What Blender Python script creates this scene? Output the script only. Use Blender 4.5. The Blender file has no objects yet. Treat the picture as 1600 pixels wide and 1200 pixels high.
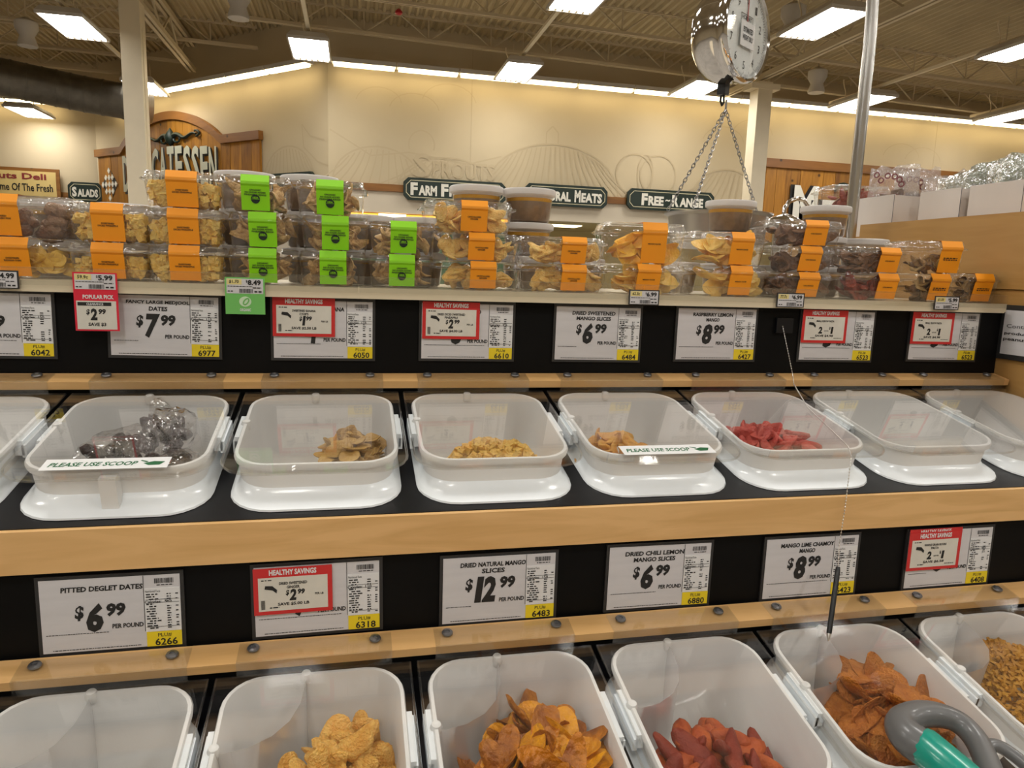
import bpy, math, random
from mathutils import Matrix, Vector, noise
R_ = math.radians
PI = math.pi
sc = bpy.context.scene
COL = sc.collection

# ------------------------------------------------------------ camera
cam_d = bpy.data.cameras.new('camera')
cam_d.sensor_fit = 'HORIZONTAL'; cam_d.sensor_width = 36.0
cam_d.lens = 1109.0 / 1600 * 36.0
cam_d.clip_start = 0.02; cam_d.clip_end = 200
cam = bpy.data.objects.new('camera', cam_d); COL.objects.link(cam)
pit, yaw, rol = R_(9.0), R_(12.7), R_(1.82)
fwd = Vector((math.sin(yaw)*math.cos(pit), math.cos(yaw)*math.cos(pit), -math.sin(pit)))
r0 = Vector((math.cos(yaw), -math.sin(yaw), 0)); u0 = r0.cross(fwd)
rgt = r0*math.cos(rol) + u0*math.sin(rol); up = rgt.cross(fwd)
cam.matrix_world = Matrix(((rgt.x, up.x, -fwd.x, 0), (rgt.y, up.y, -fwd.y, 0), (rgt.z, up.z, -fwd.z, 1.55), (0, 0, 0, 1)))
sc.camera = cam

# ------------------------------------------------------------ world, exposure (the lamps are the store's own fixtures, further down)
w = bpy.data.worlds.new('store_world'); sc.world = w; w.use_nodes = True
w.node_tree.nodes['Background'].inputs[0].default_value = (0.9, 0.85, 0.75, 1)
w.node_tree.nodes['Background'].inputs[1].default_value = 0.05
LAMP_POWER = 9.0
STRIP_POWER = 3.2
vs = sc.view_settings
vs.view_transform = 'Standard'; vs.look = 'None'; vs.gamma = 1.0; vs.exposure = 1.55
vs.use_curve_mapping = False
sc.cycles.transparent_max_bounces = 18
sc.cycles.max_bounces = 6
sc.cycles.diffuse_bounces = 4
sc.cycles.glossy_bounces = 3
sc.cycles.sample_clamp_indirect = 5.0
sc.cycles.caustics_reflective = False
sc.cycles.caustics_refractive = False
sc.cycles.adaptive_threshold = 0.05

# ------------------------------------------------------------ materials
MATS = {}
def nt(name):
    m = bpy.data.materials.new(name); m.use_nodes = True
    n = m.node_tree.nodes; n.clear()
    out = n.new('ShaderNodeOutputMaterial')
    MATS[name] = m
    return m, n, m.node_tree.links, out
def c4(c): return (c[0], c[1], c[2], 1)
def pm(name, col, rough=0.5, metal=0.0, var=0.0, scale=20.0, bump=0.0, bscale=60.0, stretch=(1,1,1), col2=None, sub=0.0, coat=0.0, spec=0.5):
    """principled, with noise colour variation in object space and optional fine bump"""
    m, n, l, out = nt(name)
    b = n.new('ShaderNodeBsdfPrincipled'); l.new(b.outputs[0], out.inputs[0])
    b.inputs['Base Color'].default_value = c4(col); b.inputs['Roughness'].default_value = rough
    b.inputs['Metallic'].default_value = metal; b.inputs['Coat Weight'].default_value = coat
    b.inputs['Specular IOR Level'].default_value = spec
    if sub:
        b.inputs['Subsurface Weight'].default_value = sub; b.inputs['Subsurface Radius'].default_value = (0.01, 0.006, 0.003)
        b.inputs['Subsurface Scale'].default_value = 0.6
    tc = n.new('ShaderNodeTexCoord'); mp = n.new('ShaderNodeMapping'); l.new(tc.outputs['Object'], mp.inputs[0])
    mp.inputs['Scale'].default_value = stretch
    if var or col2:
        no = n.new('ShaderNodeTexNoise'); no.inputs['Scale'].default_value = scale; no.inputs['Detail'].default_value = 4
        l.new(mp.outputs[0], no.inputs[0])
        r = n.new('ShaderNodeValToRGB'); l.new(no.outputs[0], r.inputs[0])
        c2 = col2 if col2 else tuple(max(0, x*(1-var)) for x in col)
        c1 = col if col2 else tuple(min(1, x*(1+var*.6)) for x in col)
        r.color_ramp.elements[0].position = .3; r.color_ramp.elements[1].position = .7
        r.color_ramp.elements[0].color = c4(c2); r.color_ramp.elements[1].color = c4(c1)
        l.new(r.outputs[0], b.inputs['Base Color'])
    if bump:
        nb = n.new('ShaderNodeTexNoise'); nb.inputs['Scale'].default_value = bscale; nb.inputs['Detail'].default_value = 3
        l.new(mp.outputs[0], nb.inputs[0])
        bp = n.new('ShaderNodeBump'); bp.inputs['Strength'].default_value = bump; bp.inputs['Distance'].default_value = 0.01
        l.new(nb.outputs[0], bp.inputs['Height']); l.new(bp.outputs[0], b.inputs['Normal'])
    return m
def wood(name, a, b_, c, axis='X', scale=6.0, rough=0.45, knots=False):
    """long-grain wood: noise stretched along one axis, a few darker streaks, optional knots"""
    m, n, l, out = nt(name)
    p = n.new('ShaderNodeBsdfPrincipled'); l.new(p.outputs[0], out.inputs[0]); p.inputs['Roughness'].default_value = rough
    tc = n.new('ShaderNodeTexCoord'); mp = n.new('ShaderNodeMapping'); l.new(tc.outputs['Object'], mp.inputs[0])
    mp.inputs['Scale'].default_value = {'X': (.12, 1, 1), 'Y': (1, .12, 1), 'Z': (1, 1, .12)}[axis]
    n1 = n.new('ShaderNodeTexNoise'); n1.inputs['Scale'].default_value = scale*6; n1.inputs['Detail'].default_value = 6; n1.inputs['Distortion'].default_value = 1.2
    n2 = n.new('ShaderNodeTexNoise'); n2.inputs['Scale'].default_value = scale; n2.inputs['Detail'].default_value = 3
    l.new(mp.outputs[0], n1.inputs[0]); l.new(mp.outputs[0], n2.inputs[0])
    r1 = n.new('ShaderNodeValToRGB'); l.new(n1.outputs[0], r1.inputs[0])
    r1.color_ramp.elements[0].position = .3; r1.color_ramp.elements[1].position = .62
    r1.color_ramp.elements[0].color = c4(b_); r1.color_ramp.elements[1].color = c4(a)
    mx = n.new('ShaderNodeMixRGB'); r2 = n.new('ShaderNodeValToRGB'); l.new(n2.outputs[0], r2.inputs[0])
    r2.color_ramp.elements[0].position = .45; r2.color_ramp.elements[1].position = .7
    l.new(r2.outputs[0], mx.inputs[0]); l.new(r1.outputs[0], mx.inputs[1]); mx.inputs[2].default_value = c4(c)
    last = mx
    if knots:
        vo = n.new('ShaderNodeTexVoronoi'); vo.inputs['Scale'].default_value = 2.6; l.new(tc.outputs['Object'], vo.inputs[0])
        r3 = n.new('ShaderNodeValToRGB'); l.new(vo.outputs['Distance'], r3.inputs[0])
        r3.color_ramp.elements[0].position = .05; r3.color_ramp.elements[1].position = .12
        r3.color_ramp.elements[0].color = (1, 1, 1, 1); r3.color_ramp.elements[1].color = (0, 0, 0, 1)
        m3 = n.new('ShaderNodeMixRGB'); l.new(r3.outputs[0], m3.inputs[0]); l.new(mx.outputs[0], m3.inputs[1]); m3.inputs[2].default_value = c4(tuple(x*.25 for x in b_))
        last = m3
    l.new(last.outputs[0], p.inputs['Base Color'])
    return m
def clear(name, tint=(1, 1, 1), haze=0.0, hazecol=(.9, .9, .9), rough=0.04, ior=1.46, bump=0.0, bscale=30.0, gain=1.0):
    """thin clear plastic: straight-through transmission, fresnel reflection on both sides, a little haze"""
    m, n, l, out = nt(name)
    tr = n.new('ShaderNodeBsdfTransparent'); tr.inputs[0].default_value = c4(tint)
    gl = n.new('ShaderNodeBsdfGlossy'); gl.inputs['Roughness'].default_value = rough; gl.inputs[0].default_value = (1, 1, 1, 1)
    ge = n.new('ShaderNodeNewGeometry'); mi = n.new('ShaderNodeMix'); mi.data_type = 'FLOAT'
    l.new(ge.outputs['Backfacing'], mi.inputs[0]); mi.inputs[2].default_value = ior; mi.inputs[3].default_value = 1/ior
    fr = n.new('ShaderNodeFresnel'); l.new(mi.outputs[0], fr.inputs[0])
    src = tr
    if haze:
        df = n.new('ShaderNodeBsdfDiffuse'); df.inputs[0].default_value = c4(hazecol)
        tl = n.new('ShaderNodeBsdfTranslucent'); tl.inputs[0].default_value = c4(hazecol)
        mm = n.new('ShaderNodeMixShader'); mm.inputs[0].default_value = .5; l.new(df.outputs[0], mm.inputs[1]); l.new(tl.outputs[0], mm.inputs[2])
        mh = n.new('ShaderNodeMixShader'); mh.inputs[0].default_value = haze
        l.new(tr.outputs[0], mh.inputs[1]); l.new(mm.outputs[0], mh.inputs[2]); src = mh
    fac = fr.outputs[0]
    if gain != 1.0:
        mu = n.new('ShaderNodeMath'); mu.operation = 'MULTIPLY'; mu.use_clamp = True; l.new(fac, mu.inputs[0]); mu.inputs[1].default_value = gain; fac = mu.outputs[0]
    mx = n.new('ShaderNodeMixShader'); l.new(fac, mx.inputs[0]); l.new(src.outputs[0], mx.inputs[1]); l.new(gl.outputs[0], mx.inputs[2])
    l.new(mx.outputs[0], out.inputs[0])
    if bump:
        tc = n.new('ShaderNodeTexCoord'); nb = n.new('ShaderNodeTexNoise'); nb.inputs['Scale'].default_value = bscale; l.new(tc.outputs['Object'], nb.inputs[0])
        bp = n.new('ShaderNodeBump'); bp.inputs['Strength'].default_value = bump; bp.inputs['Distance'].default_value = 0.01
        l.new(nb.outputs[0], bp.inputs['Height']); l.new(bp.outputs[0], gl.inputs['Normal']); l.new(bp.outputs[0], fr.inputs['Normal'])
    return m
def frosted(name, col, trans=0.45, through=0.0, rough=0.3):
    """milky polypropylene: part diffuse, part translucent, soft gloss"""
    m, n, l, out = nt(name)
    df = n.new('ShaderNodeBsdfDiffuse'); df.inputs[0].default_value = c4(col)
    tl = n.new('ShaderNodeBsdfTranslucent'); tl.inputs[0].default_value = c4(col)
    mm = n.new('ShaderNodeMixShader'); mm.inputs[0].default_value = trans; l.new(df.outputs[0], mm.inputs[1]); l.new(tl.outputs[0], mm.inputs[2])
    src = mm
    if through:
        tr = n.new('ShaderNodeBsdfTransparent'); mt = n.new('ShaderNodeMixShader'); mt.inputs[0].default_value = through
        l.new(mm.outputs[0], mt.inputs[1]); l.new(tr.outputs[0], mt.inputs[2]); src = mt
    gl = n.new('ShaderNodeBsdfGlossy'); gl.inputs['Roughness'].default_value = rough
    lw = n.new('ShaderNodeLayerWeight'); lw.inputs[0].default_value = .25
    sq = n.new('ShaderNodeMath'); sq.operation = 'MULTIPLY'; l.new(lw.outputs['Fresnel'], sq.inputs[0]); sq.inputs[1].default_value = .6
    mx = n.new('ShaderNodeMixShader'); l.new(sq.outputs[0], mx.inputs[0]); l.new(src.outputs[0], mx.inputs[1]); l.new(gl.outputs[0], mx.inputs[2])
    l.new(mx.outputs[0], out.inputs[0])
    return m
def emit(name, col, strength):
    m, n, l, out = nt(name)
    e = n.new('ShaderNodeEmission'); e.inputs[0].default_value = c4(col); e.inputs[1].default_value = strength
    l.new(e.outputs[0], out.inputs[0]); return m

M_maple = wood('maple', (.80, .49, .205), (.66, .38, .135), (.75, .45, .18), 'X', 5.0, .42)
M_ply = wood('maple_end', (.47, .265, .085), (.40, .215, .06), (.44, .24, .075), 'Y', 5.0, .45)
M_edge = wood('pale_edge', (.78, .68, .50), (.68, .58, .40), (.74, .64, .46), 'X', 9.0, .4)
M_cedar = wood('cedar', (.46, .20, .018), (.25, .095, .008), (.34, .145, .012), 'Z', 1.6, .5, True)
M_cedar2 = wood('cedar_dark', (.33, .14, .014), (.17, .062, .006), (.25, .10, .010), 'Z', 1.6, .5, True)
M_rail = wood('rail_wood', (.27, .115, .022), (.16, .062, .010), (.22, .085, .015), 'X', 1.2, .5, True)
M_black = pm('black_laminate', (.007, .007, .009), .30, var=.3, scale=6, spec=.35)
M_blackp = pm('black_panel', (.0045, .0042, .004), .5, var=.3, scale=4, spec=.12)
M_bin = frosted('milky_bin', (.93, .92, .90), .14)
M_collar = pm('white_collar', (.90, .94, .97), .22, coat=.2)
M_sleeve = frosted('milky_sleeve', (.85, .85, .86), .5, .35)
M_lid = clear('clear_acrylic', (.992, .992, .988), .006, rough=.02, ior=1.48)
M_lip = clear('clear_lip', (.96, .96, .95), .018, rough=.06, ior=1.5)
M_clam = clear('clear_clamshell', (.975, .975, .975), .035, (.9, .88, .85), rough=.05, ior=1.5, bump=.5, bscale=60, gain=1.25)
M_bagw = clear('crinkled_bag', (.93, .92, .91), .18, (.85, .82, .80), rough=.10, ior=1.55, bump=1.0, bscale=45, gain=1.8)
M_bag = clear('clear_bag', (.97, .96, .95), .03, rough=.10, ior=1.55, bump=1.0, bscale=45, gain=1.8)
M_foil = clear('silver_bag', (.8, .84, .80), .25, (.6, .66, .60), rough=.10, ior=1.9, bump=1.0, bscale=55, gain=3.0)
M_tub = clear('clear_tub', (.95, .93, .9), .05, rough=.1, ior=1.45)
M_tublid = frosted('milky_lid', (.88, .84, .80), .4, .12)
M_butter = pm('nut_butter', (.27, .185, .115), .6, var=.25, scale=60)
M_oil = pm('nut_oil', (.62, .33, .02), .25, var=.15, scale=30)
M_screw = pm('screw_steel', (.24, .24, .25), .35, .85)
M_paper = pm('sign_paper', (.66, .645, .66), .55, var=.05, scale=90, stretch=(.1, 1, 1))
M_white = pm('white_print', (.78, .78, .78), .5)
M_cream = pm('cream_paper', (.72, .69, .61), .55, var=.04, scale=40)
M_ink = pm('black_ink', (.012, .012, .012), .5)
M_grey = pm('grey_print', (.16, .15, .16), .6)
M_yel = pm('yellow_patch', (.86, .66, .02), .5)
M_palel = pm('pale_yellow_patch', (.80, .68, .28), .5)
M_red = pm('red_tag', (.62, .025, .025), .4)
M_pink = pm('bright_red_tag', (.74, .02, .05), .4)
M_green = pm('green_tag', (.18, .55, .13), .4)
M_orange = pm('orange_band', (.93, .335, .008), .5, var=.03, scale=12)
M_lime = pm('lime_band', (.27, .70, .002), .5, var=.03, scale=12)
M_dgreen = pm('scoop_green', (.01, .12, .04), .5)
M_frame = pm('sign_frame', (.028, .027, .027), .4)
M_steel = pm('stainless', (.62, .60, .57), .24, 1.0, var=.1, scale=60, stretch=(1, 1, .05))
M_chrome = pm('chrome', (.72, .70, .68), .08, 1.0)
M_chain = pm('chain_steel', (.30, .29, .28), .3, 1.0)
M_ball = pm('ball_chain_steel', (.75, .73, .70), .3, 1.0)
M_iron = pm('black_iron', (.015, .015, .015), .35, .3)
M_dial = pm('dial_white', (.70, .73, .71), .35)
M_needle = pm('needle_red', (.35, .01, .01), .4)
M_pan = pm('pan_steel', (.50, .49, .48), .34, 1.0)
M_box = pm('white_carton', (.72, .655, .60), .65, var=.03, scale=12)
M_teal = pm('teal_grip', (.0, .29, .215), .32, coat=.3)
M_gplast = pm('grey_plastic', (.13, .13, .13), .38, coat=.2)
M_wall = pm('beige_wall', (.53, .44, .29), .8, var=.06, scale=.8)
M_wallw = pm('white_wall', (.60, .525, .41), .7, var=.04, scale=2)
M_mural = pm('mural_line', (.485, .395, .255), .85)
M_muralt = pm('mural_letter', (.49, .40, .26), .85)
M_floor = pm('concrete_floor', (.36, .33, .29), .4, var=.2, scale=2)
M_deck = pm('roof_deck', (.43, .345, .205), .6, var=.12, scale=1.5)
M_joist = pm('joist_paint', (.55, .46, .31), .55)
M_column = pm('column_paint', (.76, .67, .50), .5, var=.05, scale=3)
M_duct = pm('duct_steel', (.16, .145, .12), .38, .85, var=.25, scale=5)
M_housing = pm('lamp_housing', (.55, .52, .48), .5)
M_reflect = pm('lamp_reflector', (.85, .72, .45), .4)
M_lamp = emit('lamp_glow', (1.0, .968, .91), LAMP_POWER)
M_strip = emit('strip_glow', (1.0, .80, .46), STRIP_POWER)
M_sgreen = pm('sign_green', (.006, .018, .012), .5)
M_sgold = pm('sign_gold', (.55, .50, .33), .5)
M_lett = pm('sign_letter', (.72, .70, .62), .5)
M_letts = pm('sage_letter', (.50, .50, .38), .5)
M_deliy = pm('deli_yellow', (.62, .46, .17), .6, var=.08, scale=2)
M_maroon = pm('maroon_print', (.20, .02, .02), .6)
M_oranges = emit('counter_orange', (1.0, .42, .05), .8)
M_counter = emit('counter_glow', (1.0, .86, .5), 2.2)
M_tan = pm('counter_wall', (.55, .47, .26), .7)
M_case = pm('counter_green', (.05, .12, .05), .5)
M_redbox = pm('alarm_red', (.45, .01, .02), .4)
# foods
M_date = pm('date_brown', (.035, .017, .012), .35, var=.5, scale=90, bump=.6, bscale=120)
M_banana = pm('banana_chip', (.50, .30, .075), .5, col2=(.36, .19, .035), scale=60, bump=.3, bscale=150)
M_bananab = pm('banana_chip_bright', (.84, .54, .08), .5, col2=(.62, .34, .03), scale=50, bump=.3, bscale=150)
M_pine = pm('pineapple_dice', (.80, .52, .13), .4, col2=(.68, .38, .06), scale=90, bump=.5, bscale=200, sub=.2)
M_pinep = pm('pineapple_pale', (.95, .66, .19), .4, col2=(.86, .50, .08), scale=90, bump=.5, bscale=200, sub=.2)
M_lemon = pm('lemon_mango', (.72, .40, .09), .45, col2=(.58, .25, .04), scale=60, bump=.4, bscale=150, sub=.2)
M_rasp = pm('raspberry_mango', (.60, .10, .065), .5, col2=(.46, .05, .035), scale=60, bump=.5, bscale=150)
M_ginger = pm('ginger_sugar', (.86, .52, .13), .45, col2=(.72, .32, .035), scale=70, bump=.8, bscale=260, sub=.25)
M_gingerp = pm('ginger_pale', (.95, .63, .19), .45, col2=(.86, .47, .08), scale=70, bump=.6, bscale=260, sub=.2)
M_mango = pm('mango_dark', (.54, .18, .003), .42, col2=(.24, .06, .002), scale=40, bump=.7, bscale=90)
M_mangob = pm('mango_amber', (.84, .37, .004), .38, col2=(.52, .17, .003), scale=40, bump=.6, bscale=90)
M_mangoy = pm('mango_yellow', (.97, .54, .04), .4, col2=(.88, .40, .02), scale=50, bump=.4, bscale=90, sub=.2)
M_mangop = pm('mango_pale', (.95, .65, .18), .42, col2=(.88, .50, .07), scale=50, bump=.4, bscale=90, sub=.2)
M_chili = pm('chili_red', (.30, .036, .010), .6, col2=(.19, .018, .006), scale=25, bump=.35, bscale=160)
M_chilio = pm('chili_orange', (.52, .11, .014), .6, col2=(.36, .05, .008), scale=25, bump=.35, bscale=160)
M_chamoy = pm('chamoy_orange', (.60, .205, .020), .6, col2=(.42, .11, .010), scale=45, bump=.8, bscale=220)
M_fig = pm('fig_brown', (.36, .21, .12), .6, col2=(.19, .10, .055), scale=50, bump=1.0, bscale=110)
M_ring = pm('fruit_golden', (.80, .51, .20), .5, col2=(.48, .26, .08), scale=60, bump=.8, bscale=120)
M_jerky = pm('slice_brown', (.24, .11, .04), .5, col2=(.10, .04, .016), scale=50, bump=.6, bscale=110)
M_redsl = pm('slice_red', (.34, .05, .018), .55, col2=(.18, .022, .010), scale=50, bump=.6, bscale=110)
M_pasta = pm('pasta_gold', (.56, .28, .022), .55, col2=(.42, .18, .01), scale=40)

# ------------------------------------------------------------ mesh helpers
class MB:
    def __init__(s): s.v = []; s.f = []
    def add(s, vs_, fs):
        o = len(s.v); s.v += [tuple(v) for v in vs_]; s.f += [tuple(i+o for i in f) for f in fs]; return s
    def quad(s, a, b, c, d): return s.add([a, b, c, d], [(0, 1, 2, 3)])
    def box(s, x0, x1, y0, y1, z0, z1):
        return s.add([(x0,y0,z0),(x1,y0,z0),(x1,y1,z0),(x0,y1,z0),(x0,y0,z1),(x1,y0,z1),(x1,y1,z1),(x0,y1,z1)],
                     [(0,3,2,1),(4,5,6,7),(0,1,5,4),(1,2,6,5),(2,3,7,6),(3,0,4,7)])
    def bar(s, a, b, t, n=4, phase=PI/4):
        return s.tube([a, b], t, n, phase=phase)
    def tube(s, pts, r, n=8, closed=False, phase=0.0, cap=True):
        pts = [Vector(p) for p in pts]; m = len(pts); rings = []
        rs = r if isinstance(r, (list, tuple)) else [r]*m
        ref = None
        for i, p in enumerate(pts):
            if closed: t = pts[(i+1) % m] - pts[i-1]
            else: t = pts[min(i+1, m-1)] - pts[max(i-1, 0)]
            t.normalize()
            if ref is None: ref = Vector((0, 0, 1)) if abs(t.z) < .9 else Vector((1, 0, 0))
            x = t.cross(ref).normalized(); y = x.cross(t).normalized(); ref = y
            rings.append([p + (x*math.cos(phase+2*PI*k/n) + y*math.sin(phase+2*PI*k/n))*rs[i] for k in range(n)])
        vv = [v for g in rings for v in g]; ff = []
        for i in range(m if closed else m-1):
            j = (i+1) % m
            for k in range(n): ff.append((i*n+k, i*n+(k+1) % n, j*n+(k+1) % n, j*n+k))
        if not closed and cap: ff.append(tuple(range(n-1, -1, -1))); ff.append(tuple((m-1)*n+k for k in range(n)))
        return s.add(vv, ff)
    def loft(s, rings, closed_ends=(False, False)):
        n = len(rings[0]); vv = [v for g in rings for v in g]; ff = []
        for i in range(len(rings)-1):
            for k in range(n): ff.append((i*n+k, i*n+(k+1) % n, (i+1)*n+(k+1) % n, (i+1)*n+k))
        if closed_ends[0]: ff.append(tuple(range(n-1, -1, -1)))
        if closed_ends[1]: ff.append(tuple((len(rings)-1)*n+k for k in range(n)))
        return s.add(vv, ff)
    def lathe(s, prof, n=24, c=(0, 0, 0), ends=(True, True)):
        return s.loft([[(c[0]+r*math.cos(2*PI*k/n), c[1]+r*math.sin(2*PI*k/n), c[2]+z) for k in range(n)] for r, z in prof], ends)
    def prism_y(s, poly, y0, y1):
        """polygon in x,z (counter-clockwise seen from -y), extruded along y"""
        n = len(poly)
        vv = [(x, y0, z) for x, z in poly] + [(x, y1, z) for x, z in poly]
        return s.add(vv, [tuple(range(n)), tuple(range(2*n-1, n-1, -1))] + [((k+1) % n, k, n+k, n+(k+1) % n) for k in range(n)])
    def prism_z(s, poly, z0, z1):
        n = len(poly)
        vv = [(x, y, z0) for x, y in poly] + [(x, y, z1) for x, y in poly]
        return s.add(vv, [tuple(range(n-1, -1, -1)), tuple(range(n, 2*n))] + [(k, (k+1) % n, n+(k+1) % n, n+k) for k in range(n)])
    def ribbon(s, pts, wd, y, step=0.0):
        """flat printed line on an x,z plane"""
        for (x0, z0), (x1, z1) in zip(pts[:-1], pts[1:]):
            d = Vector((x1-x0, z1-z0)); 
            if d.length < 1e-6: continue
            y -= step
            d.normalize(); nx, nz = -d.y*wd/2, d.x*wd/2
            s.quad((x0-nx, y, z0-nz), (x1-nx, y, z1-nz), (x1+nx, y, z1+nz), (x0+nx, y, z0+nz))
        return s
    def text(s, txt, x, z, wd, h, y=0.0, shear=0.0, slant=0.0, bold=0.02):
        """lettering fitted to a box wd x h whose centre is x,z, facing -y"""
        vv, ff = glyphs(txt, bold)
        for a, b in vv: pass
        s.add([(x + (a-.5)*wd + (b-.5)*h*shear, y, z + (b-.5)*h + (a-.5)*wd*slant) for a, b in vv], ff); return s
    def mesh(s, name, mat, smooth=None):
        me = bpy.data.meshes.new(name); me.from_pydata(s.v, [], s.f); me.materials.append(mat)
        if smooth is not None:
            me.shade_smooth()
            if smooth < 180: me.set_sharp_from_angle(angle=R_(smooth))
        me.update(); return me
    def build(s, name, mat, parent=None, smooth=None, loc=None):
        return place(name, s.mesh(name, mat, smooth), parent, loc)
_GL = {}
def glyphs(txt, bold):
    k = (txt, bold)
    if k not in _GL:
        cu = bpy.data.curves.new('t', 'FONT'); cu.body = txt; cu.resolution_u = 2; cu.offset = bold; cu.fill_mode = 'FRONT'
        ob = bpy.data.objects.new('t', cu); COL.objects.link(ob)
        bpy.context.view_layer.update()
        me = bpy.data.meshes.new_from_object(ob.evaluated_get(bpy.context.evaluated_depsgraph_get()))
        vv = [(v.co.x, v.co.y) for v in me.vertices]; ff = [tuple(p.vertices) for p in me.polygons]
        bpy.data.objects.remove(ob); bpy.data.curves.remove(cu); bpy.data.meshes.remove(me)
        xs = [v[0] for v in vv]; ys = [v[1] for v in vv]
        x0, x1, y0, y1 = min(xs), max(xs), min(ys), max(ys)
        vv = [((a-x0)/max(x1-x0, 1e-6), (b-y0)/max(y1-y0, 1e-6)) for a, b in vv]
        _GL[k] = (vv, ff)
    return _GL[k]
def place(name, me, parent=None, loc=None, rot=None):
    o = bpy.data.objects.new(name, me); COL.objects.link(o)
    if parent: o.parent = parent
    if loc: o.location = loc
    if rot: o.rotation_euler = rot
    return o
def tag(o, label, cat, group=None, kind=None):
    o['label'] = label; o['category'] = cat
    if group: o['group'] = group
    if kind: o['kind'] = kind
    return o
def struct(o): o['kind'] = 'structure'; return o
def thing(name, label, cat, loc=(0, 0, 0), rot=(0, 0, 0), group=None):
    o = bpy.data.objects.new(name, None); COL.objects.link(o); o.location = loc; o.rotation_euler = rot; o.empty_display_size = .05
    return tag(o, label, cat, group)
def copy_thing(root, loc, rot=None, label=None):
    r = root.copy(); COL.objects.link(r); r.location = loc
    if rot is not None: r.rotation_euler = rot
    if label: r['label'] = label
    for ch in list(root.children):
        c = ch.copy(); COL.objects.link(c); c.parent = r
        for g in list(ch.children):
            d = g.copy(); COL.objects.link(d); d.parent = c
    return r
def rrect(hx, y0, y1, r, z, n=5):
    """rounded rectangle ring, counter-clockwise seen from above"""
    out = []
    for cx, cy, a0 in ((hx-r, y1-r, 0), (-hx+r, y1-r, 90), (-hx+r, y0+r, 180), (hx-r, y0+r, 270)):
        for k in range(n+1):
            a = R_(a0 + 90*k/n); out.append((cx+r*math.cos(a), cy+r*math.sin(a), z))
    return out
# ============================================================ the store: floor, walls, roof
random.seed(7)
struct(MB().box(-14, 20, -10, 26, -.1, 0).build('floor', M_floor))
wb = struct(MB().box(-.48, 20, 15, 15.25, 3.12, 7).build('wall_back', M_wall))
MB().box(-.48, 20, 15.002, 15.25, 2.65, 3.12).build('lower_panel', M_wallw, wb)
for gx in (2.35, 9.05, 13.5): MB().box(gx, gx+.012, 14.996, 15, 3.2, 6.0).build('panel_joint', M_mural, wb)
# the service counter's recess under the back wall
rc = struct(MB().box(-.48, 20, 18.5, 18.6, 0, 3).build('wall_counter', M_tan))
MB().box(-.48, 20, 15.25, 18.5, 2.66, 2.72).build('soffit', M_tan, rc)
for k, gx in enumerate((4.1, 7.6, 11.1)): MB().box(gx, gx+1.1, 16.2, 16.8, 2.640, 2.662).build('soffit_lamp', M_counter, rc)
MB().box(-.48, 3.2, 15.06, 15.12, 2.53, 2.63).build('orange_light_strip', M_oranges, rc)
MB().box(.5, 1.05, 15.03, 15.058, 2.575, 2.63).build('price_card', M_counter, rc)
MB().box(-.48, 3.2, 15.3, 15.5, 1.0, 2.5).build('green_case', M_case, rc)
L = math.hypot(6.02, 6.02)
wd_ = struct(MB().box(-L, 0, 0, .2, 3.12, 7).build('wall_diagonal', M_wall)); wd_.location = (-.48, 15, 0); wd_.rotation_euler = (0, 0, -PI/4)
MB().box(-L, 0, .002, .2, 0, 3.12).build('lower_panel', M_wallw, wd_)
wl = struct(MB().box(-14, -6.5, 21.02, 21.2, 3.12, 7).build('wall_left', M_wall))
MB().box(-14, -6.5, 21.022, 21.2, 0, 3.12).build('lower_panel', M_wallw, wl)
struct(MB().box(-14.1, -14, -10, 26, 0, 7.2).build('wall_west', M_wall))
struct(MB().box(20, 20.1, -10, 26, 0, 7.2).build('wall_east', M_wall))
struct(MB().box(-14, 20, -10.1, -10, 0, 7.2).build('wall_front', M_wall))
def roof_z(x): return 6.24 - .025*x
m = MB(); prof = []; x = -14.0
while x < 20:
    for dx, dz in ((0, 0), (.045, 0), (.07, .045), (.115, .045)): prof.append((x+dx, roof_z(x)+dz))
    x += .15
vv = [(a, -10, b) for a, b in prof] + [(a, 26, b) for a, b in prof]; n = len(prof)
m.add(vv, [(k, n+k, n+k+1, k+1) for k in range(n-1)])
struct(m.build('ceiling', M_deck))
# timber rails
def rail(name, x0, x1, loc, rz):
    o = struct(MB().box(x0, x1, -.05, 0, 3.07, 3.21).build(name, M_rail)); o.location = loc; o.rotation_euler = (0, 0, rz)
rail('trim_1', -.45, 9.0, (0, 15, 0), 0); rail('trim_2', -1.95, -.02, (-.48, 15, 0), -PI/4); rail('trim_3', -14, -6.55, (0, 21.02, 0), 0)

# faint mural printed on the walls
def arc(cx, cz, rx, rz, a0, a1, n=16): return [(cx+rx*math.cos(R_(a0+(a1-a0)*k/n)), cz+rz*math.sin(R_(a0+(a1-a0)*k/n))) for k in range(n+1)]
_MY = [0]
def mural_y(): _MY[0] += 1; return -.002-.00015*(_MY[0] % 60)
def hill(m, x0, x1, zb, zt, vx, n):
    cx = (x0+x1)/2; m.ribbon(arc(cx, zb, (x1-x0)/2, zt-zb, 180, 0), .035, mural_y(), 6e-6)
    for k in range(1, n):
        u = k/n; xt = x0 + (x1-x0)*(.12+.76*u); zz = zb + (zt-zb)*math.sqrt(max(0, 1-((xt-cx)/((x1-x0)/2))**2))
        xb = vx + (xt-vx)*1.75
        pts = [(xt+(xb-xt)*t, zz-.05+(zb-zz+.02)*t**.8) for t in (0, .3, .6, 1)]
        m.ribbon([p for p in pts if x0-.5 < p[0] < x1+.5], .028, mural_y(), 6e-6)
m = MB()
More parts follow.
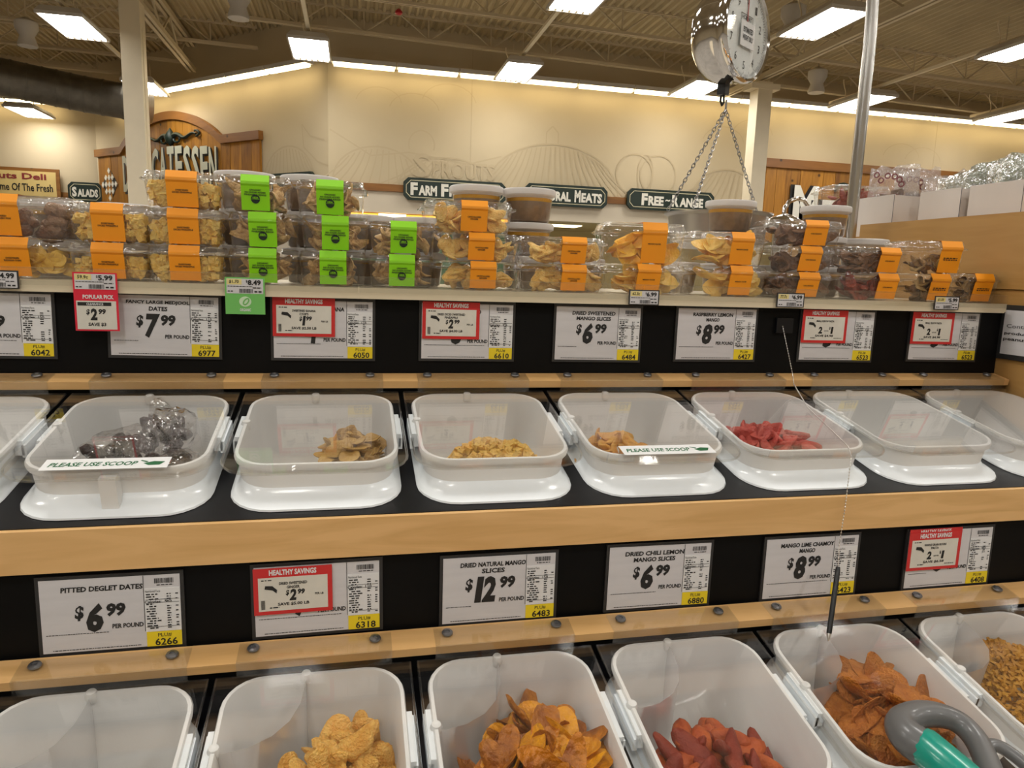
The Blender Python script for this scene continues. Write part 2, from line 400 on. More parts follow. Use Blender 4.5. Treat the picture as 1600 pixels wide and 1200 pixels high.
hill(m, -.40, 1.35, 3.25, 3.93, .7, 12); hill(m, .9, 2.9, 3.22, 3.80, 2.4, 10); hill(m, 2.7, 5.6, 3.22, 4.22, 4.1, 22); hill(m, 7.3, 9.0, 3.22, 3.95, 8.6, 12)
for cx in (5.95, 6.5): m.ribbon(arc(cx, 3.72, .42, .42, 0, 360, 20), .03, mural_y(), 6e-6)
m.ribbon(arc(6.2, 3.72, .18, .42, 0, 360, 18), .022, mural_y(), 6e-6)
m.ribbon(arc(1.35, 4.02, .26, .28, -20, 200, 14), .03, mural_y(), 6e-6)
m.ribbon([(3.95, 4.2), (3.95, 4.45), (4.08, 4.58), (4.21, 4.45), (4.21, 4.2)], .03, mural_y(), 6e-6)
m.ribbon([(-.45, 4.2), (.0, 3.95), (.35, 3.75), (1.1, 3.86), (2.3, 3.7), (3.0, 3.9)], .03, mural_y(), 6e-6)
for cx, cz, r in ((0.5, 4.75, .45), (1.2, 4.65, .5), (1.9, 4.85, .55), (8.0, 4.5, .5), (8.7, 4.7, .5), (12.6, 4.45, .5), (13.2, 4.4, .5)): m.ribbon(arc(cx, cz, r, r*.7, 10, 170, 10), .02, mural_y(), 6e-6)
mu = m.build('wall_mural', M_mural); mu.location = (0, 15, 0); struct(mu)
MB().text('S', 1.36, 3.62, .36, .48, -.0125).text('PROUTS', 2.22, 3.56, 1.28, .34, -.0125).build('mural_lettering', M_muralt, mu)
m = MB(); hill(m, -1.95, -.4, 3.22, 3.95, -1.3, 13)
m.ribbon([(-.75, 4.35), (-.5, 4.1), (-.1, 4.0)], .03, mural_y(), 6e-6); m.ribbon([(-.75, 4.35), (-.7, 3.9), (-.3, 3.6), (0, 3.5)], .03, mural_y(), 6e-6)
mu2 = m.build('wall_mural', M_mural); mu2.location = (-.48, 15, 0); mu2.rotation_euler = (0, 0, -PI/4); struct(mu2)

# ------------------------------------------------------------ roof steel
def joist(y, x0, x1):
    o = thing('roof_joist', 'open web steel roof joist %s' % {12.55: 'crossing above the nearest lamps', 14.35: 'running just in front of the back wall', 16.2: 'over the ventilation duct', 18.0: 'behind the duct over the deli corner', 19.8: 'farthest back over the deli corner'}[y], 'joist', (0, y, 0), group='steel roof joists')
    zb = lambda x: 5.82 - .025*x
    for nm, dz in (('bottom_chord', 0), ('top_chord', .41)):
        m = MB()
        for dy in (-.045, .02):
            m.add([(x0, dy, zb(x0)+dz), (x1, dy, zb(x1)+dz), (x1, dy+.025, zb(x1)+dz), (x0, dy+.025, zb(x0)+dz), (x0, dy, zb(x0)+dz+.055), (x1, dy, zb(x1)+dz+.055), (x1, dy+.025, zb(x1)+dz+.055), (x0, dy+.025, zb(x0)+dz+.055)],
                  [(0,3,2,1),(4,5,6,7),(0,1,5,4),(1,2,6,5),(2,3,7,6),(3,0,4,7)])
        m.build(nm, M_joist, o)
    if 'web' not in _WEB:
        _WEB['web'] = MB().bar((0, 0, 0), (.55, 0, .40), .016, 5).mesh('web', M_joist)
        _WEB['post'] = MB().bar((0, 0, 0), (0, 0, .40), .014, 5).mesh('post', M_joist)
    x = x0
    while x < x1-1.2:
        place('web_bar', _WEB['web'], o, (x, 0, zb(x)+.03)); b = place('web_bar', _WEB['web'], o, (x+1.2, 0, zb(x)+.03), (0, 0, PI))
        place('web_post', _WEB['post'], o, (x+1.2, 0, zb(x)+.02)); x += 1.2
_WEB = {}
joist(12.55, -5.0, 14.5); joist(14.35, -2.2, 18.5); joist(16.2, -10, -1.9); joist(18.0, -11, -3.7); joist(19.8, -12, -5.5)
def girder(x, y0, y1, lab):
    o = thing('roof_girder', lab, 'girder', (x, 0, 0), group='steel roof girders')
    z0 = 5.56 - .025*x
    for nm, dz in (('bottom_chord', 0), ('top_chord', .52)): MB().box(-.08, -.02, y0, y1, z0+dz, z0+dz+.09).box(.02, .08, y0, y1, z0+dz, z0+dz+.09).build(nm, M_joist, o)
    me = MB().bar((0, 0, 0), (0, .7, .5), .022, 5).mesh('web', M_joist); y = y0; s = 0
    while y < y1-.7:
        place('web_bar', me, o, (0, y if not s else y+.7, z0+.05), (0, 0, 0 if not s else PI)); y += .7; s = 1-s
girder(7.74, 8.0, 14.95, 'steel roof girder resting on the column behind the hanging scale')
girder(-3.44, 8.0, 17.6, 'steel roof girder resting on the column before the carved deli sign')
def column(x, lab, cap):
    o = thing('store_column', lab, 'column', (x, 13.15, 0), group='square steel columns')
    MB().box(-.15, .15, -.15, .15, 0, 5.5 - .025*x).build('shaft', M_column, o)
    if cap: MB().box(-.3, .3, -.17, .17, 5.36-.025*x, 5.46-.025*x).build('cap_plate', M_column, o)
    MB().box(.151, .158, -.05, .05, 0, 5.2).build('conduit_strip', M_column, o)
column(-3.44, 'white square column standing in front of the arched deli sign', False)
column(7.74, 'white square column rising behind the hanging scale', True)

# ------------------------------------------------------------ hanging lamps
def make_lamp():
    o = thing('high_bay_lamp', 'lamp', 'lamp', group='hanging fluorescent high bay lamps')
    m = MB(); a = [(-.33, -.64), (.33, -.64), (.33, .64), (-.33, .64)]
    m.loft([[(x, y, 0) for x, y in a], [(x, y, .045) for x, y in a], [(x*.8, y*.93, .13) for x, y in a]], (False, True))
    m.loft([[(x, y, 0) for x, y in a], [(x*.93, y*.965, 0) for x, y in a], [(x*.91, y*.955, .03) for x, y in a]], (False, False))
    m.build('housing', M_housing, o)
    MB().quad((-.3, .612, .028), (.3, .612, .028), (.3, -.612, .028), (-.3, -.612, .028)).build('lamp_panel', M_lamp, o)
    m = MB()
    for s in (-1, 1):
        for k in range(7): x = -.3+.1*k; m.add([(x-.022, s*.612, .004), (x+.022, s*.612, .004), (x, s*.53, .02), (x, s*.612, .027)], [(0, 1, 2), (0, 2, 3), (2, 1, 3)])
    m.build('reflector_teeth', M_reflect, o)
    for y in (-.4, .4): MB().bar((0, y, .12), (0, y, .62), .006, 5).build('hanger_rod', M_joist, o)
    pts = [(-.1+.04*math.sin(t*5), .45, .13+.42*t) for t in [k/8 for k in range(9)]]
    MB().tube(pts, .011, 6).build('power_cord', M_column, o)
    return o
lamp0 = make_lamp(); first = True
LX = [-8.2, -4.5, -.74, 3.07, 6.8, 10.5, 14.3]; LK = .96
seen = {(3.07, 14): 'high bay lamp hanging over the farm fresh and natural meats signs', (3.07, 10): 'high bay lamp cut by the top edge, above the natural meats sign', (6.8, 14): 'high bay lamp just left of the scale hook', (10.5, 14): 'high bay lamp behind the steel pole',
        (6.8, 10): 'large high bay lamp between the scale dial and the pole top', (14.3, 14): 'high bay lamp above the bagged snacks in cartons', (10.5, 10): 'high bay lamp at the upper right edge', (-.74, 14): 'high bay lamp hung where the diagonal wall begins',
        (-4.5, 14): 'high bay lamp at the upper left above the duct', (-4.5, 18): 'high bay lamp half hidden behind the left column', (-8.2, 22): 'low looking high bay lamp under the duct at far left'}
for x in LX:
    for y in (-6, -2, 2, 6, 10, 14, 18):
        if y == 18 and x != -4.5: continue
        yy = {14: 14.0, 10: 10.0}.get(y, y)
        if (x, y) in ((-.74, 14), (14.3, 14), (-4.5, 14), (10.5, 14)): yy = 13.82
        lb = seen.get((x, y), 'high bay lamp of the rows above and behind the viewer')
        if first: lamp0.location = (x*LK, yy*LK, 5.15); lamp0['label'] = lb; first = False
        else: copy_thing(lamp0, (x*LK, yy*LK, 5.15), label=lb)
copy_thing(lamp0, (-7.6, 20.0, 4.95), label=seen[(-8.2, 22)])
for x in LX[1:]:
    tag(MB().box(-.03, .03, -8, 14.3 if x > -2 else 17.5, 0, .05).build('lamp_rail', M_column, None, None, (x*LK, 0, 5.34)), 'straight metal rail carrying %s' % {-4.5: 'the lamps left of the left column', -.74: 'the lamps in front of the wall corner', 3.07: 'the lamps above the farm fresh sign', 6.8: 'the lamps beside the scale', 10.5: 'the lamps behind the steel pole', 14.3: 'the lamps at the far right'}[x], 'rail', 'lamp rails')
# cove strip lights along the walls
def strip_seg():
    o = thing('strip_light', 'x', 'strip light', group='cove strip lights')
    MB().box(.01, 1.21, -.42, -.20, .05, .13).build('housing', M_housing, o)
    MB().box(.04, 1.18, -.40, -.26, .0, .05).build('tube', M_strip, o)
    MB().box(.55, .66, -.2, 0, .08, .11).build('wall_bracket', M_housing, o)
    return o
s0 = strip_seg(); s0.location = (-.40, 15, 5.31); s0['label'] = 'cove strip light segment along the top of the back wall'
for k in range(1, 16): copy_thing(s0, (-.40+1.222*k, 15, 5.31))
q = .70711
for k in range(6): copy_thing(s0, (-.48-q*(.15+1.222*(k+1)), 15+q*(.15+1.222*(k+1)), 5.31), (0, 0, -PI/4), 'cove strip light segment on the diagonal wall over the deli sign')
for k in range(4): copy_thing(s0, (-8.4-1.222*k, 21.02, 5.31), None, 'cove strip light segment on the far left wall over the yellow deli board')

# spiral duct
path = [(-9.5, 15.6, 5.05), (-8.0, 16.0, 5.07), (-7.0, 16.6, 5.05), (-6.2, 17.0, 5.0), (-5.4, 17.2, 4.92), (-4.1, 17.3, 4.80)]
o = thing('spiral_duct', 'dark round spiral ventilation duct bending toward the left column', 'duct')
fine = []
for i in range(len(path)-1):
    for t in range(10): fine.append(Vector(path[i]).lerp(Vector(path[i+1]), t/10))
for it in range(6): fine = [fine[0]] + [(fine[i-1]+fine[i]*2+fine[i+1])/4 for i in range(1, len(fine)-1)] + [fine[-1]]
MB().tube(fine, .36, 28).build('duct_body', M_duct, o, 60)
for i in range(3, len(fine)-1, 3):
    d = (fine[i+1]-fine[i-1]).normalized()*.02
    MB().tube([fine[i]-d, fine[i]+d], .37, 28).build('seam_ring', M_duct, o, 60)
for x, y, lab, nm in ((9.24, 13.6, 'grey pendant horn hanging right of the scale by the far joist', 1), (6.74, 10.7, 'dark pendant horn under the roof beside the large lamp', 1), (-1.76, 12.64, 'pendant horn cut by the top edge above the deli sign', 1), (-5.83, 15.46, 'pale pendant horn left of the upper left lamp', 1)):
    o = thing('pendant_horn', lab, 'speaker', (x, y, 5.35), group='pendant horns')
    MB().lathe([(.16, 0), (.165, .03), (.12, .18), (.19, .3), (.19, .42), (.05, .5)], 16).build('horn_body', M_housing, o, 50)
    MB().bar((0, 0, .5), (0, 0, .95), .015, 6).build('stem', M_joist, o)
tag(MB().lathe([(.03, 0), (.06, .02), (.06, .05), (.025, .09)], 12, (.73, 12.5, 5.62)).build('alarm_beacon', M_redbox, None, 50), 'small red beacon under the joist near the top edge', 'beacon')

# ------------------------------------------------------------ wall signs
def plank_row(o, x0, x1, zb, top, wd, y0=-.07, y1=-.02):
    x = x0; k = 0
    while x < x1-.02:
        e = min(x+wd*(.8+.4*random.random()), x1)
        if x1-e < .08: e = x1
        n = 4; poly = [(x+.004, zb), (e-.004, zb)] + [(e-.004-(e-x-.008)*t/n, top(e-.004-(e-x-.008)*t/n)) for t in range(n+1)]
        MB().prism_y(poly, y0-random.random()*.01, y1).build('plank', random.choice((M_cedar, M_cedar, M_cedar2)), o); x = e
o = thing('deli_sign', 'arched cedar plank wall sign reading delicatessen behind the left column', 'sign', (-.48, 15, 0), (0, 0, -PI/4))
CX, HW = -5.22, 1.95
def dtop(x):
    if abs(x-CX) < HW: return 4.28 + .66*max(0, (math.cos((x-CX)/HW*PI/2)))**.75
    return 4.28
plank_row(o, -8.33, -1.97, 2.6, lambda x: dtop(x)-.1, .34)
m = MB(); xs = [-8.38+ (6.46)*k/60 for k in range(61)]
m.prism_y([(x, dtop(x)-.16) for x in xs] + [(x, dtop(x)+.02) for x in reversed(xs)], -.14, -.02); m.build('top_moulding', M_rail, o)
m = MB()
for s in (-1, 1):
    m.tube([(CX+.15+s*(.08+.9*t), -.12, 4.38+.055*math.sin(t*9)*(1-t*.4)) for t in [k/14 for k in range(15)]], [.055*(1-.55*k/14) for k in range(15)], 6)
    m.tube([(CX+.15+s*(.98+.12*math.sin(a)), -.12, 4.40-.06*math.cos(a)) for a in [k*.5 for k in range(8)]], .025, 6)
    m.tube([(CX+.15+s*(.25+.12*math.sin(a)), -.12, 4.33+.08*math.cos(a)) for a in [k*.6 for k in range(9)]], .026, 6)
m.lathe([(.0, 0), (.1, .08), (.14, .2), (.06, .33), (.0, .42)], 8, (CX+.15, -.12, 4.18)).build('scroll_ornament', M_sgreen, o, 60)
wrd = 'DELICATESSEN'; x = -7.08; ww = 3.78/12
for k, ch in enumerate(wrd):
    cz = 3.62 + .12*math.sin(PI*(k+.5)/12)
    f = .5 if ch == 'I' else .86
    l_ = MB().text(ch, x+ww/2, cz, ww*f, .86, -.16, bold=.03).build('letter', M_letts, o)
    MB().text(ch, x+ww/2-.035, cz-.03, ww*f*1.06, .9, -.10, bold=.04).build('letter_back', M_ink, l_); x += ww
m = MB()
for i in range(5):
    for j in range(5):
        if abs(i-2)+abs(j-2) <= 2: cx, cz = -7.82+.15*(i-2), 3.42+.17*(j-2); m.prism_y([(cx-.06, cz), (cx, cz-.075), (cx+.06, cz), (cx, cz+.075)], -.1, -.08)
m.build('diamond_inlay', M_lett, o)
MB().prism_y([(-8.18, 3.42), (-7.82, 3.0), (-7.46, 3.42), (-7.82, 3.84)], -.078, -.06).build('diamond_plate', M_ink, o)
o = thing('meat_sign', 'cedar plank wall sign with cream letters behind the steel pole', 'sign', (0, 15, 0))
plank_row(o, 9.08, 16.5, 2.4, lambda x: 4.08, .30)
MB().box(9.03, 16.55, -.13, -.02, 4.05, 4.24).build('top_moulding', M_rail, o)
for ch, x, wd, h, cz in (('M', 10.08, .62, .98, 3.20), ('E', 10.72, .42, .72, 3.04), ('A', 11.3, .5, .72, 3.04), ('T', 11.85, .45, .72, 3.04), ('S', 12.4, .42, .72, 3.04)):
    l_ = MB().text(ch, x, cz, wd, h, -.16, bold=.05).build('letter', M_lett, o); MB().text(ch, x-.05, cz-.0, wd*1.06, h*1.03, -.10, bold=.06).build('letter_back', M_ink, l_)
m = MB(); m.tube([(11.05+.2*math.cos(a), -.11, 3.62+.17*math.sin(a)) for a in [k*.4 for k in range(9)]], .035, 6); m.build('scroll_ornament', M_sgreen, o)
def oct_(x0, x1, z0, z1, c): return [(x0+c, z0), (x1-c, z0), (x1, z0+c), (x1, z1-c), (x1-c, z1), (x0+c, z1), (x0, z1-c), (x0, z0+c)]
def green_sign(name, lab, x0, x1, z0, z1, y, words, x=0, rz=0):
    o = thing(name, lab, 'sign', (x, y, 0), (0, 0, rz), group='dark green department signs')
    MB().prism_y(oct_(x0, x1, z0, z1, .09), -.12, -.05).build('board', M_sgreen, o)
    p = oct_(x0+.055, x1-.055, z0+.055, z1-.055, .09); MB().ribbon(p+[p[0]], .014, -.123).build('gold_line', M_sgold, o)
    m = MB(); zc = (z0+z1)/2
    for big, rest, xa, xb in words:
        if big == '~': m.text('~', (xa+xb)/2, zc, xb-xa, .05, -.124, bold=.05); continue
        wt = xb-xa; nb = 1.35/(1.35+len(rest)) if rest else 1
        m.text(big, xa+wt*nb/2*.92, zc, wt*nb*.86, .25, -.124, bold=.05)
        if rest: m.text(rest, xa+wt*nb+wt*(1-nb)/2, zc-.022, wt*(1-nb), .2, -.124, bold=.05)
    m.build('lettering', M_lett, o)
green_sign('department_sign', 'dark green sign reading farm fresh', .985, 3.09, 2.92, 3.36, 15, (('F', 'ARM', 1.12, 1.66), ('F', 'RESH', 1.74, 2.42), ('C', '', 2.50, 2.66)))
green_sign('department_sign', 'dark green sign reading natural meats', 3.50, 5.32, 2.95, 3.39, 15, (('N', 'ATURAL', 3.62, 4.50), ('M', 'EATS', 4.58, 5.20)))
green_sign('department_sign', 'dark green sign reading free range', 5.78, 7.82, 2.97, 3.41, 15, (('F', 'REE', 6.10, 6.62), ('~', '', 6.66, 6.77), ('R', 'ANGE', 6.81, 7.56)))
green_sign('department_sign', 'dark green salads sign left of the arched deli sign', -7.15, -6.35, 2.98, 3.47, 20.9, (('S', 'ALADS', -7.06, -6.45),))
green_sign('department_sign', 'dark green sign edge between two white tub lids', -1.9, -.3, 2.95, 3.4, 15, (), -.48, -PI/4)
o = thing('deli_board', 'yellow framed deli board on the far left wall', 'sign', (0, 20.9, 0))
MB().box(-9.8, -7.35, -.05, 0, 2.6, 3.76).build('frame', M_rail, o)
MB().box(-9.72, -7.43, -.06, -.05, 2.68, 3.68).build('panel', M_deliy, o)
MB().text('Sprouts Deli', -8.52, 3.53, 1.75, .2, -.066, bold=.03).build('title_lettering', M_maroon, o)
MB().text('Home Of The Fresh', -8.22, 3.28, 1.42, .19, -.066, bold=.02).build('sub_lettering', M_ink, o)
# ============================================================ the stepped bulk rack
XL, XR = -1.35, 1.606
TILT = R_(12); CT, ST = math.cos(TILT), math.sin(TILT)
LOW = (-.3795, -.3775)                    # the lower tier repeats the upper one this far forward and down
BINX = [-.06+.306*k for k in range(-3, 6)]
def tier_xf(low): return Vector((0, 1.3075+(LOW[0] if low else 0), 1.2626+(LOW[1] if low else 0)))
rack = thing('bulk_food_rack', 'maple and black stepped rack for bulk bins and packaged fruit', 'display rack')
def on_tier(m, name, mat, low, smooth=None):
    """part given in the tilted frame of a tier's bin rims"""
    o = m.build(name, mat, rack, smooth); o.location = tier_xf(low); o.rotation_euler = (TILT, 0, 0); return o
MB().box(XL, XR, 1.486, 2.06, 1.488, 1.508).build('top_shelf', M_edge, rack)
MB().box(XL, 1.588, 1.474, 1.486, 1.486, 1.508).build('shelf_edge', M_edge, rack)
MB().box(XL, XR, 1.497, 1.512, 1.20, 1.486).build('sign_panel', M_blackp, rack)
MB().box(XL, XR+.3, 1.125, 1.140, .83, 1.10).build('sign_panel', M_blackp, rack)
for low in (False, True):
    xr = XR + (.3 if low else 0)
    on_tier(MB().box(XL, xr, .1515, .199, .0125, .0275), 'hinge_ledge', M_maple, low)
    # deck with cut-outs for the bins
    xs = [XL]; 
    for bx in BINX + ([1.776] if low else []):
        if bx-.12 > XL and bx+.12 < xr: xs += [bx-.1245, bx+.1245]
    xs.append(xr); ys = [-.205, -.142, .1415, .2]; m = MB()
    idx = {}
    for i, x in enumerate(xs):
        for j, y in enumerate(ys): idx[(i, j)] = len(m.v); m.v.append((x, y, -.0655))
    for i in range(len(xs)-1):
        for j in range(3):
            if j == 1 and i % 2 == 1: continue
            m.f.append((idx[(i, j)], idx[(i+1, j)], idx[(i+1, j+1)], idx[(i, j+1)]))
    d = on_tier(m, 'bin_deck', M_black, low); md = d.modifiers.new('thickness', 'SOLIDIFY'); md.thickness = .012; md.offset = -1
    dy, dz = (LOW if low else (0, 0))
    MB().box(XL, xr, 1.110+dy, 1.122+dy, 1.089+dz, 1.1545+dz).build('fascia_board', M_maple, rack)
MB().box(XL, XR+.3, .745, .76, 0, .72).build('kick_panel', M_blackp, rack)
m = MB(); yz = [(2.06, 0), (2.06, 1.543), (1.0, 1.543), (1.0, 1.19), (.735, .95), (.735, 0)]
def slab_x(poly, x0, x1):
    n = len(poly); m = MB(); m.add([(x0, y, z) for y, z in poly]+[(x1, y, z) for y, z in poly], [tuple(range(n-1, -1, -1)), tuple(range(n, 2*n))]+[(k, (k+1) % n, n+(k+1) % n, n+k) for k in range(n)]); return m
slab_x([(2.06, 1.3), (2.06, 1.543), (1.0, 1.543), (1.0, 1.3)], 1.611, 1.630).build('end_panel', M_ply, rack)
slab_x([(2.06, .0), (2.06, 1.3), (1.0, 1.3), (1.0, 1.19), (.9, 1.13), (1.3, 0)], 1.611, 1.630).build('end_panel_lower', M_ply, rack)
slab_x([(2.06, 1.545), (2.06, 1.735), (1.0, 1.735), (1.0, 1.545)], 1.607, 1.630).build('end_board', M_ply, rack)
for x0, x1 in ((XL, -.60), (-.597, .008), (.011, .62), (.623, 1.235), (1.238, 1.588)):
    m = MB().box(x0, x1, 1.469, 1.4725, 1.498, 1.531).box(x0, x1, 1.4725, 1.5, 1.5085, 1.511).box(x0, x1, 1.4725, 1.479, 1.5285, 1.531); m.build('shelf_lip', M_lip, rack)

# ------------------------------------------------------------ bins
def bin_mesh():
    m = MB(); R = []
    deep = -.19
    for hx, y0, y1, r, z in ((.140, -.188, .158, .070, -.0645), (.139, -.187, .157, .070, -.0615), (.134, -.172, .152, .065, -.0590), (.1285, -.154, .147, .058, -.054), (.126, -.1465, .1445, .055, -.044), (.1285, -.1475, .1465, .056, -.012), (.134, -.151, .151, .058, -.011), (.135, -.152, .152, .058, -.004), (.133, -.150, .150, .057, 0),
                             (.128, -.145, .145, .053, 0), (.1265, -.1435, .1435, .052, -.004), (.122, -.139, .139, .05, -.05), (.098, -.108, .112, .04, deep)):
        R.append(rrect(hx, y0, y1, r, z, 6))
    return R
RG = bin_mesh()
ME_body = MB().loft(RG[4:], (False, True)).mesh('bin_body', M_bin, 50)
ME_coll = MB().loft(RG[:5], (False, False)).mesh('collar', M_collar, 50)
def clip_mesh(s):
    m = MB().box(-.004, .010, -.045, .045, -.03, -.004).box(.006, .013, -.045, .045, -.034, -.012)
    return m
ME_clip = clip_mesh(1).mesh('side_clip', M_collar)
ME_notch = MB().lathe([(.008, -.014), (.0095, -.004), (.007, .0025), (.003, .0035)], 10).mesh('rim_notch', M_bin, 50)
def arcsleeve(deep=-.17):
    top = [(-.132+.0, .02), (-.118, .012), (-.085, .018), (-.055, .034), (-.033, .058), (-.02, .09), (-.016, .122), (-.015, .146)]
    m = MB(); n = len(top); vv = []
    for z, k in ((-.002, 1.0), (-.06, .97), (deep, .86)):
        vv += [(x*k, y*k if y > .1 else y, z) for x, y in top]
    m.add(vv, [(j*n+i, j*n+i+1, (j+1)*n+i+1, (j+1)*n+i) for j in range(2) for i in range(n-1)]); return m
ME_sleeve = arcsleeve().mesh('scoop_sleeve', M_sleeve, 60)
ME_spine = MB().box(-.012, .012, -.170, -.146, -.058, -.006).mesh('front_spine', M_bin)
def make_bin(x, low, lab, spine=False):
    o = thing('bulk_bin', lab, 'bin', tier_xf(low)+Vector((x, 0, 0)), (TILT, 0, 0), 'white bulk bins')
    place('bin_body', ME_body, o); place('collar', ME_coll, o)
    place('side_clip', ME_clip, o, (.133, .01, 0)); place('side_clip', ME_clip, o, (-.133, .01, 0), (0, 0, PI))
    place('rim_notch', ME_notch, o, (-.130, .02, 0)); place('rim_notch', ME_notch, o, (-.015, .147, 0))
    if low: place('scoop_sleeve', ME_sleeve, o)
    if spine: place('front_spine', ME_spine, o)
    return o
# ------------------------------------------------------------ clear lids
def lid_outline():
    p = [(.147, .1475), (-.147, .1475)]; r = .055
    for cx, a0 in ((-.147+r, 180), (.147-r, 270)):
        for k in range(7): a = R_(a0+15*k); p.append((cx+r*math.cos(a), -.192+r+r*math.sin(a)))
    return p
ME_lid = MB().prism_z(lid_outline(), .0035, .0070).mesh('cover_panel', M_lid)
m = MB(); q_ = [p for p in lid_outline()[2:]]
q_ = [(-.147, .1475)] + q_ + [(.147, .1475)]
m.tube([(x, y, .0050) for x, y in q_], .0021, 6); ME_lidedge = m.mesh('front_bead', M_lip, 60)
m = MB().box(-.118, .118, .1515, .192, .0280, .0305).box(-.118, .118, .1475, .1505, .0035, .0305); ME_hinge = m.mesh('hinge_strip', M_lip)
ME_screw = MB().lathe([(.0085, .0), (.0095, .0015), (.0085, .0035), (.004, .0045), (.0035, .003)], 14).mesh('screw', M_screw, 40)
def make_lid(x, low, lab, sticker=None):
    o = thing('bin_lid', lab, 'lid', tier_xf(low)+Vector((x, 0, 0)), (TILT, 0, 0), 'clear hinged bin lids')
    place('cover_panel', ME_lid, o); place('front_bead', ME_lidedge, o); place('hinge_strip', ME_hinge, o)
    for sx in (-.096, .092): place('screw', ME_screw, o, (sx, .178, .0305), (0, 0, sx*30))
    if sticker is not None:
        s = place('scoop_sticker', ME_stick, o, (sticker, -.147, .0078)); place('sticker_lettering', ME_sticktx, s); 
    return o
def flat(m):   # x,z facing -y  ->  x,y facing +z
    m.v = [(a, c, -b) for a, b, c in m.v]; return m
ME_stick = MB().box(-.0885, .0885, -.0178, .0178, 0, .0004).mesh('scoop_sticker', M_white)
m = flat(MB().text('PLEASE USE SCOOP', -.018, -.001, .122, .0135, -.0006, .18, bold=.03))
g = flat(MB().prism_y([(.052, -.002), (.060, -.009), (.076, -.008), (.082, .002), (.066, .004)], -.0008, -.0006).prism_y([(.046, .0065), (.056, .001), (.058, .0035), (.047, .0085)], -.0008, -.0006))
m.add(g.v, g.f)
ME_sticktx = m.mesh('sticker_lettering', M_dgreen)
up_lab = {-3: 'beyond the left edge', -2: 'at the left edge, only its right side in view', -1: 'holding bagged dates, with a please use scoop sticker above it', 0: 'holding banana chips', 1: 'holding diced pineapple', 2: 'holding a few orange mango slices under a scoop sticker', 3: 'holding pink raspberry mango', 4: 'left empty under the bead chain end', 5: 'at the right end against the wooden panel'}
for k in range(-2, 6):
    x = -.06+.306*k
    make_bin(x, False, 'white upper bin ' + up_lab[k], k == -1)
    make_lid(x, False, 'clear upper lid over the bin ' + {-2: 'at the left edge', -1: 'of bagged dates, with scoop sticker', 0: 'of banana chips', 1: 'of diced pineapple', 2: 'of orange mango slices, with scoop sticker', 3: 'of pink mango pieces, crossed by the bead chain', 4: 'that stands empty', 5: 'beside the wooden end panel'}[k], {-1: -.004, 2: .003}.get(k))
lo_lab = {-1: 'of bagged pitted dates at the lower left', 0: 'of sugared ginger slices', 1: 'of dark natural mango slices', 2: 'of red chili mango slices', 3: 'of orange chamoy mango slices', 4: 'of golden pasta at the lower right'}
for k in range(-1, 5):
    x = -.06+.306*k
    make_bin(x, True, 'white lower bin ' + lo_lab[k]); make_lid(x, True, 'clear lower lid over the bin ' + lo_lab[k])

# ============================================================ price signs
SW, SH = .195, .1165
def U(u): return (u-.5)*SW
def V(v): return (v-.5)*SH
def barcode(m, x0, x1, z0, z1, y, seed):
    r = random.Random(seed); x = x0
    while x < x1:
        wd = (x1-x0)*r.choice((.012, .02, .035)); m.quad((x, y, z0), (min(x+wd, x1), y, z0), (min(x+wd, x1), y, z1), (x, y, z1)); x += wd+(x1-x0)*r.choice((.015, .022, .03))
def dashes(m, x0, x1, z, h, y, seed):
    r = random.Random(seed); x = x0
    while x < x1:
        wd = h*r.uniform(1.2, 4.5); m.quad((x, y, z), (min(x+wd, x1), y, z), (min(x+wd, x1), y, z+h), (x, y, z+h)); x += wd+h*.9
def price(m, dollars, cents, cx, cz, hb, y, shear=.12):
    """$ D cc : big dollars, raised cents"""
    wb = hb*(.52 if len(dollars) == 1 else .86)
    if dollars == '1': wb = hb*.26
    if len(dollars) == 2: m.text(dollars[0], cx-wb*.30, cz, hb*.24, hb, y, shear, bold=.05); m.text(dollars[1], cx+wb*.16, cz, hb*.48, hb, y, shear, bold=.05)
    else: m.text(dollars, cx, cz, wb, hb, y, shear, bold=.05)
    m.text('$', cx-wb/2-hb*.20, cz+hb*.18, hb*.26, hb*.52, y, .1, bold=.035)
    m.text(cents, cx+wb/2+hb*.36, cz+hb*.24, hb*.58, hb*.46, y, .1, bold=.05)
def nutri(m, seed):
    r = random.Random(seed); y = -.0016
    m.text('Nutritional Facts', U(.80), V(.78), SW*.11, SH*.032, y, bold=.0)
    for k in range(15):
        v = .735-.034*k
        if k == 3: m.text('Calories:', U(.80), V(v), SW*.12, SH*.04, y, bold=.02); m.text(str(r.choice((70, 110, 90, 130, 150))), U(.91), V(v), SW*.05, SH*.04, y, bold=.01); continue
        dashes(m, U(.75+(.02 if k % 3 == 2 else 0)), U(.75+.05+.06*r.random()), V(v-.008), SH*.017, y, seed*31+k)
        if r.random() < .85: dashes(m, U(.90), U(.93), V(v-.008), SH*.015, y, seed*57+k)
        if r.random() < .6: dashes(m, U(.965), U(.985), V(v-.008), SH*.015, y, seed*77+k)
    for v in (.66, .615, .275): m.quad((U(.745), y, V(v)), (U(.99), y, V(v)), (U(.99), y, V(v)+.0006), (U(.745), y, V(v)+.0006))
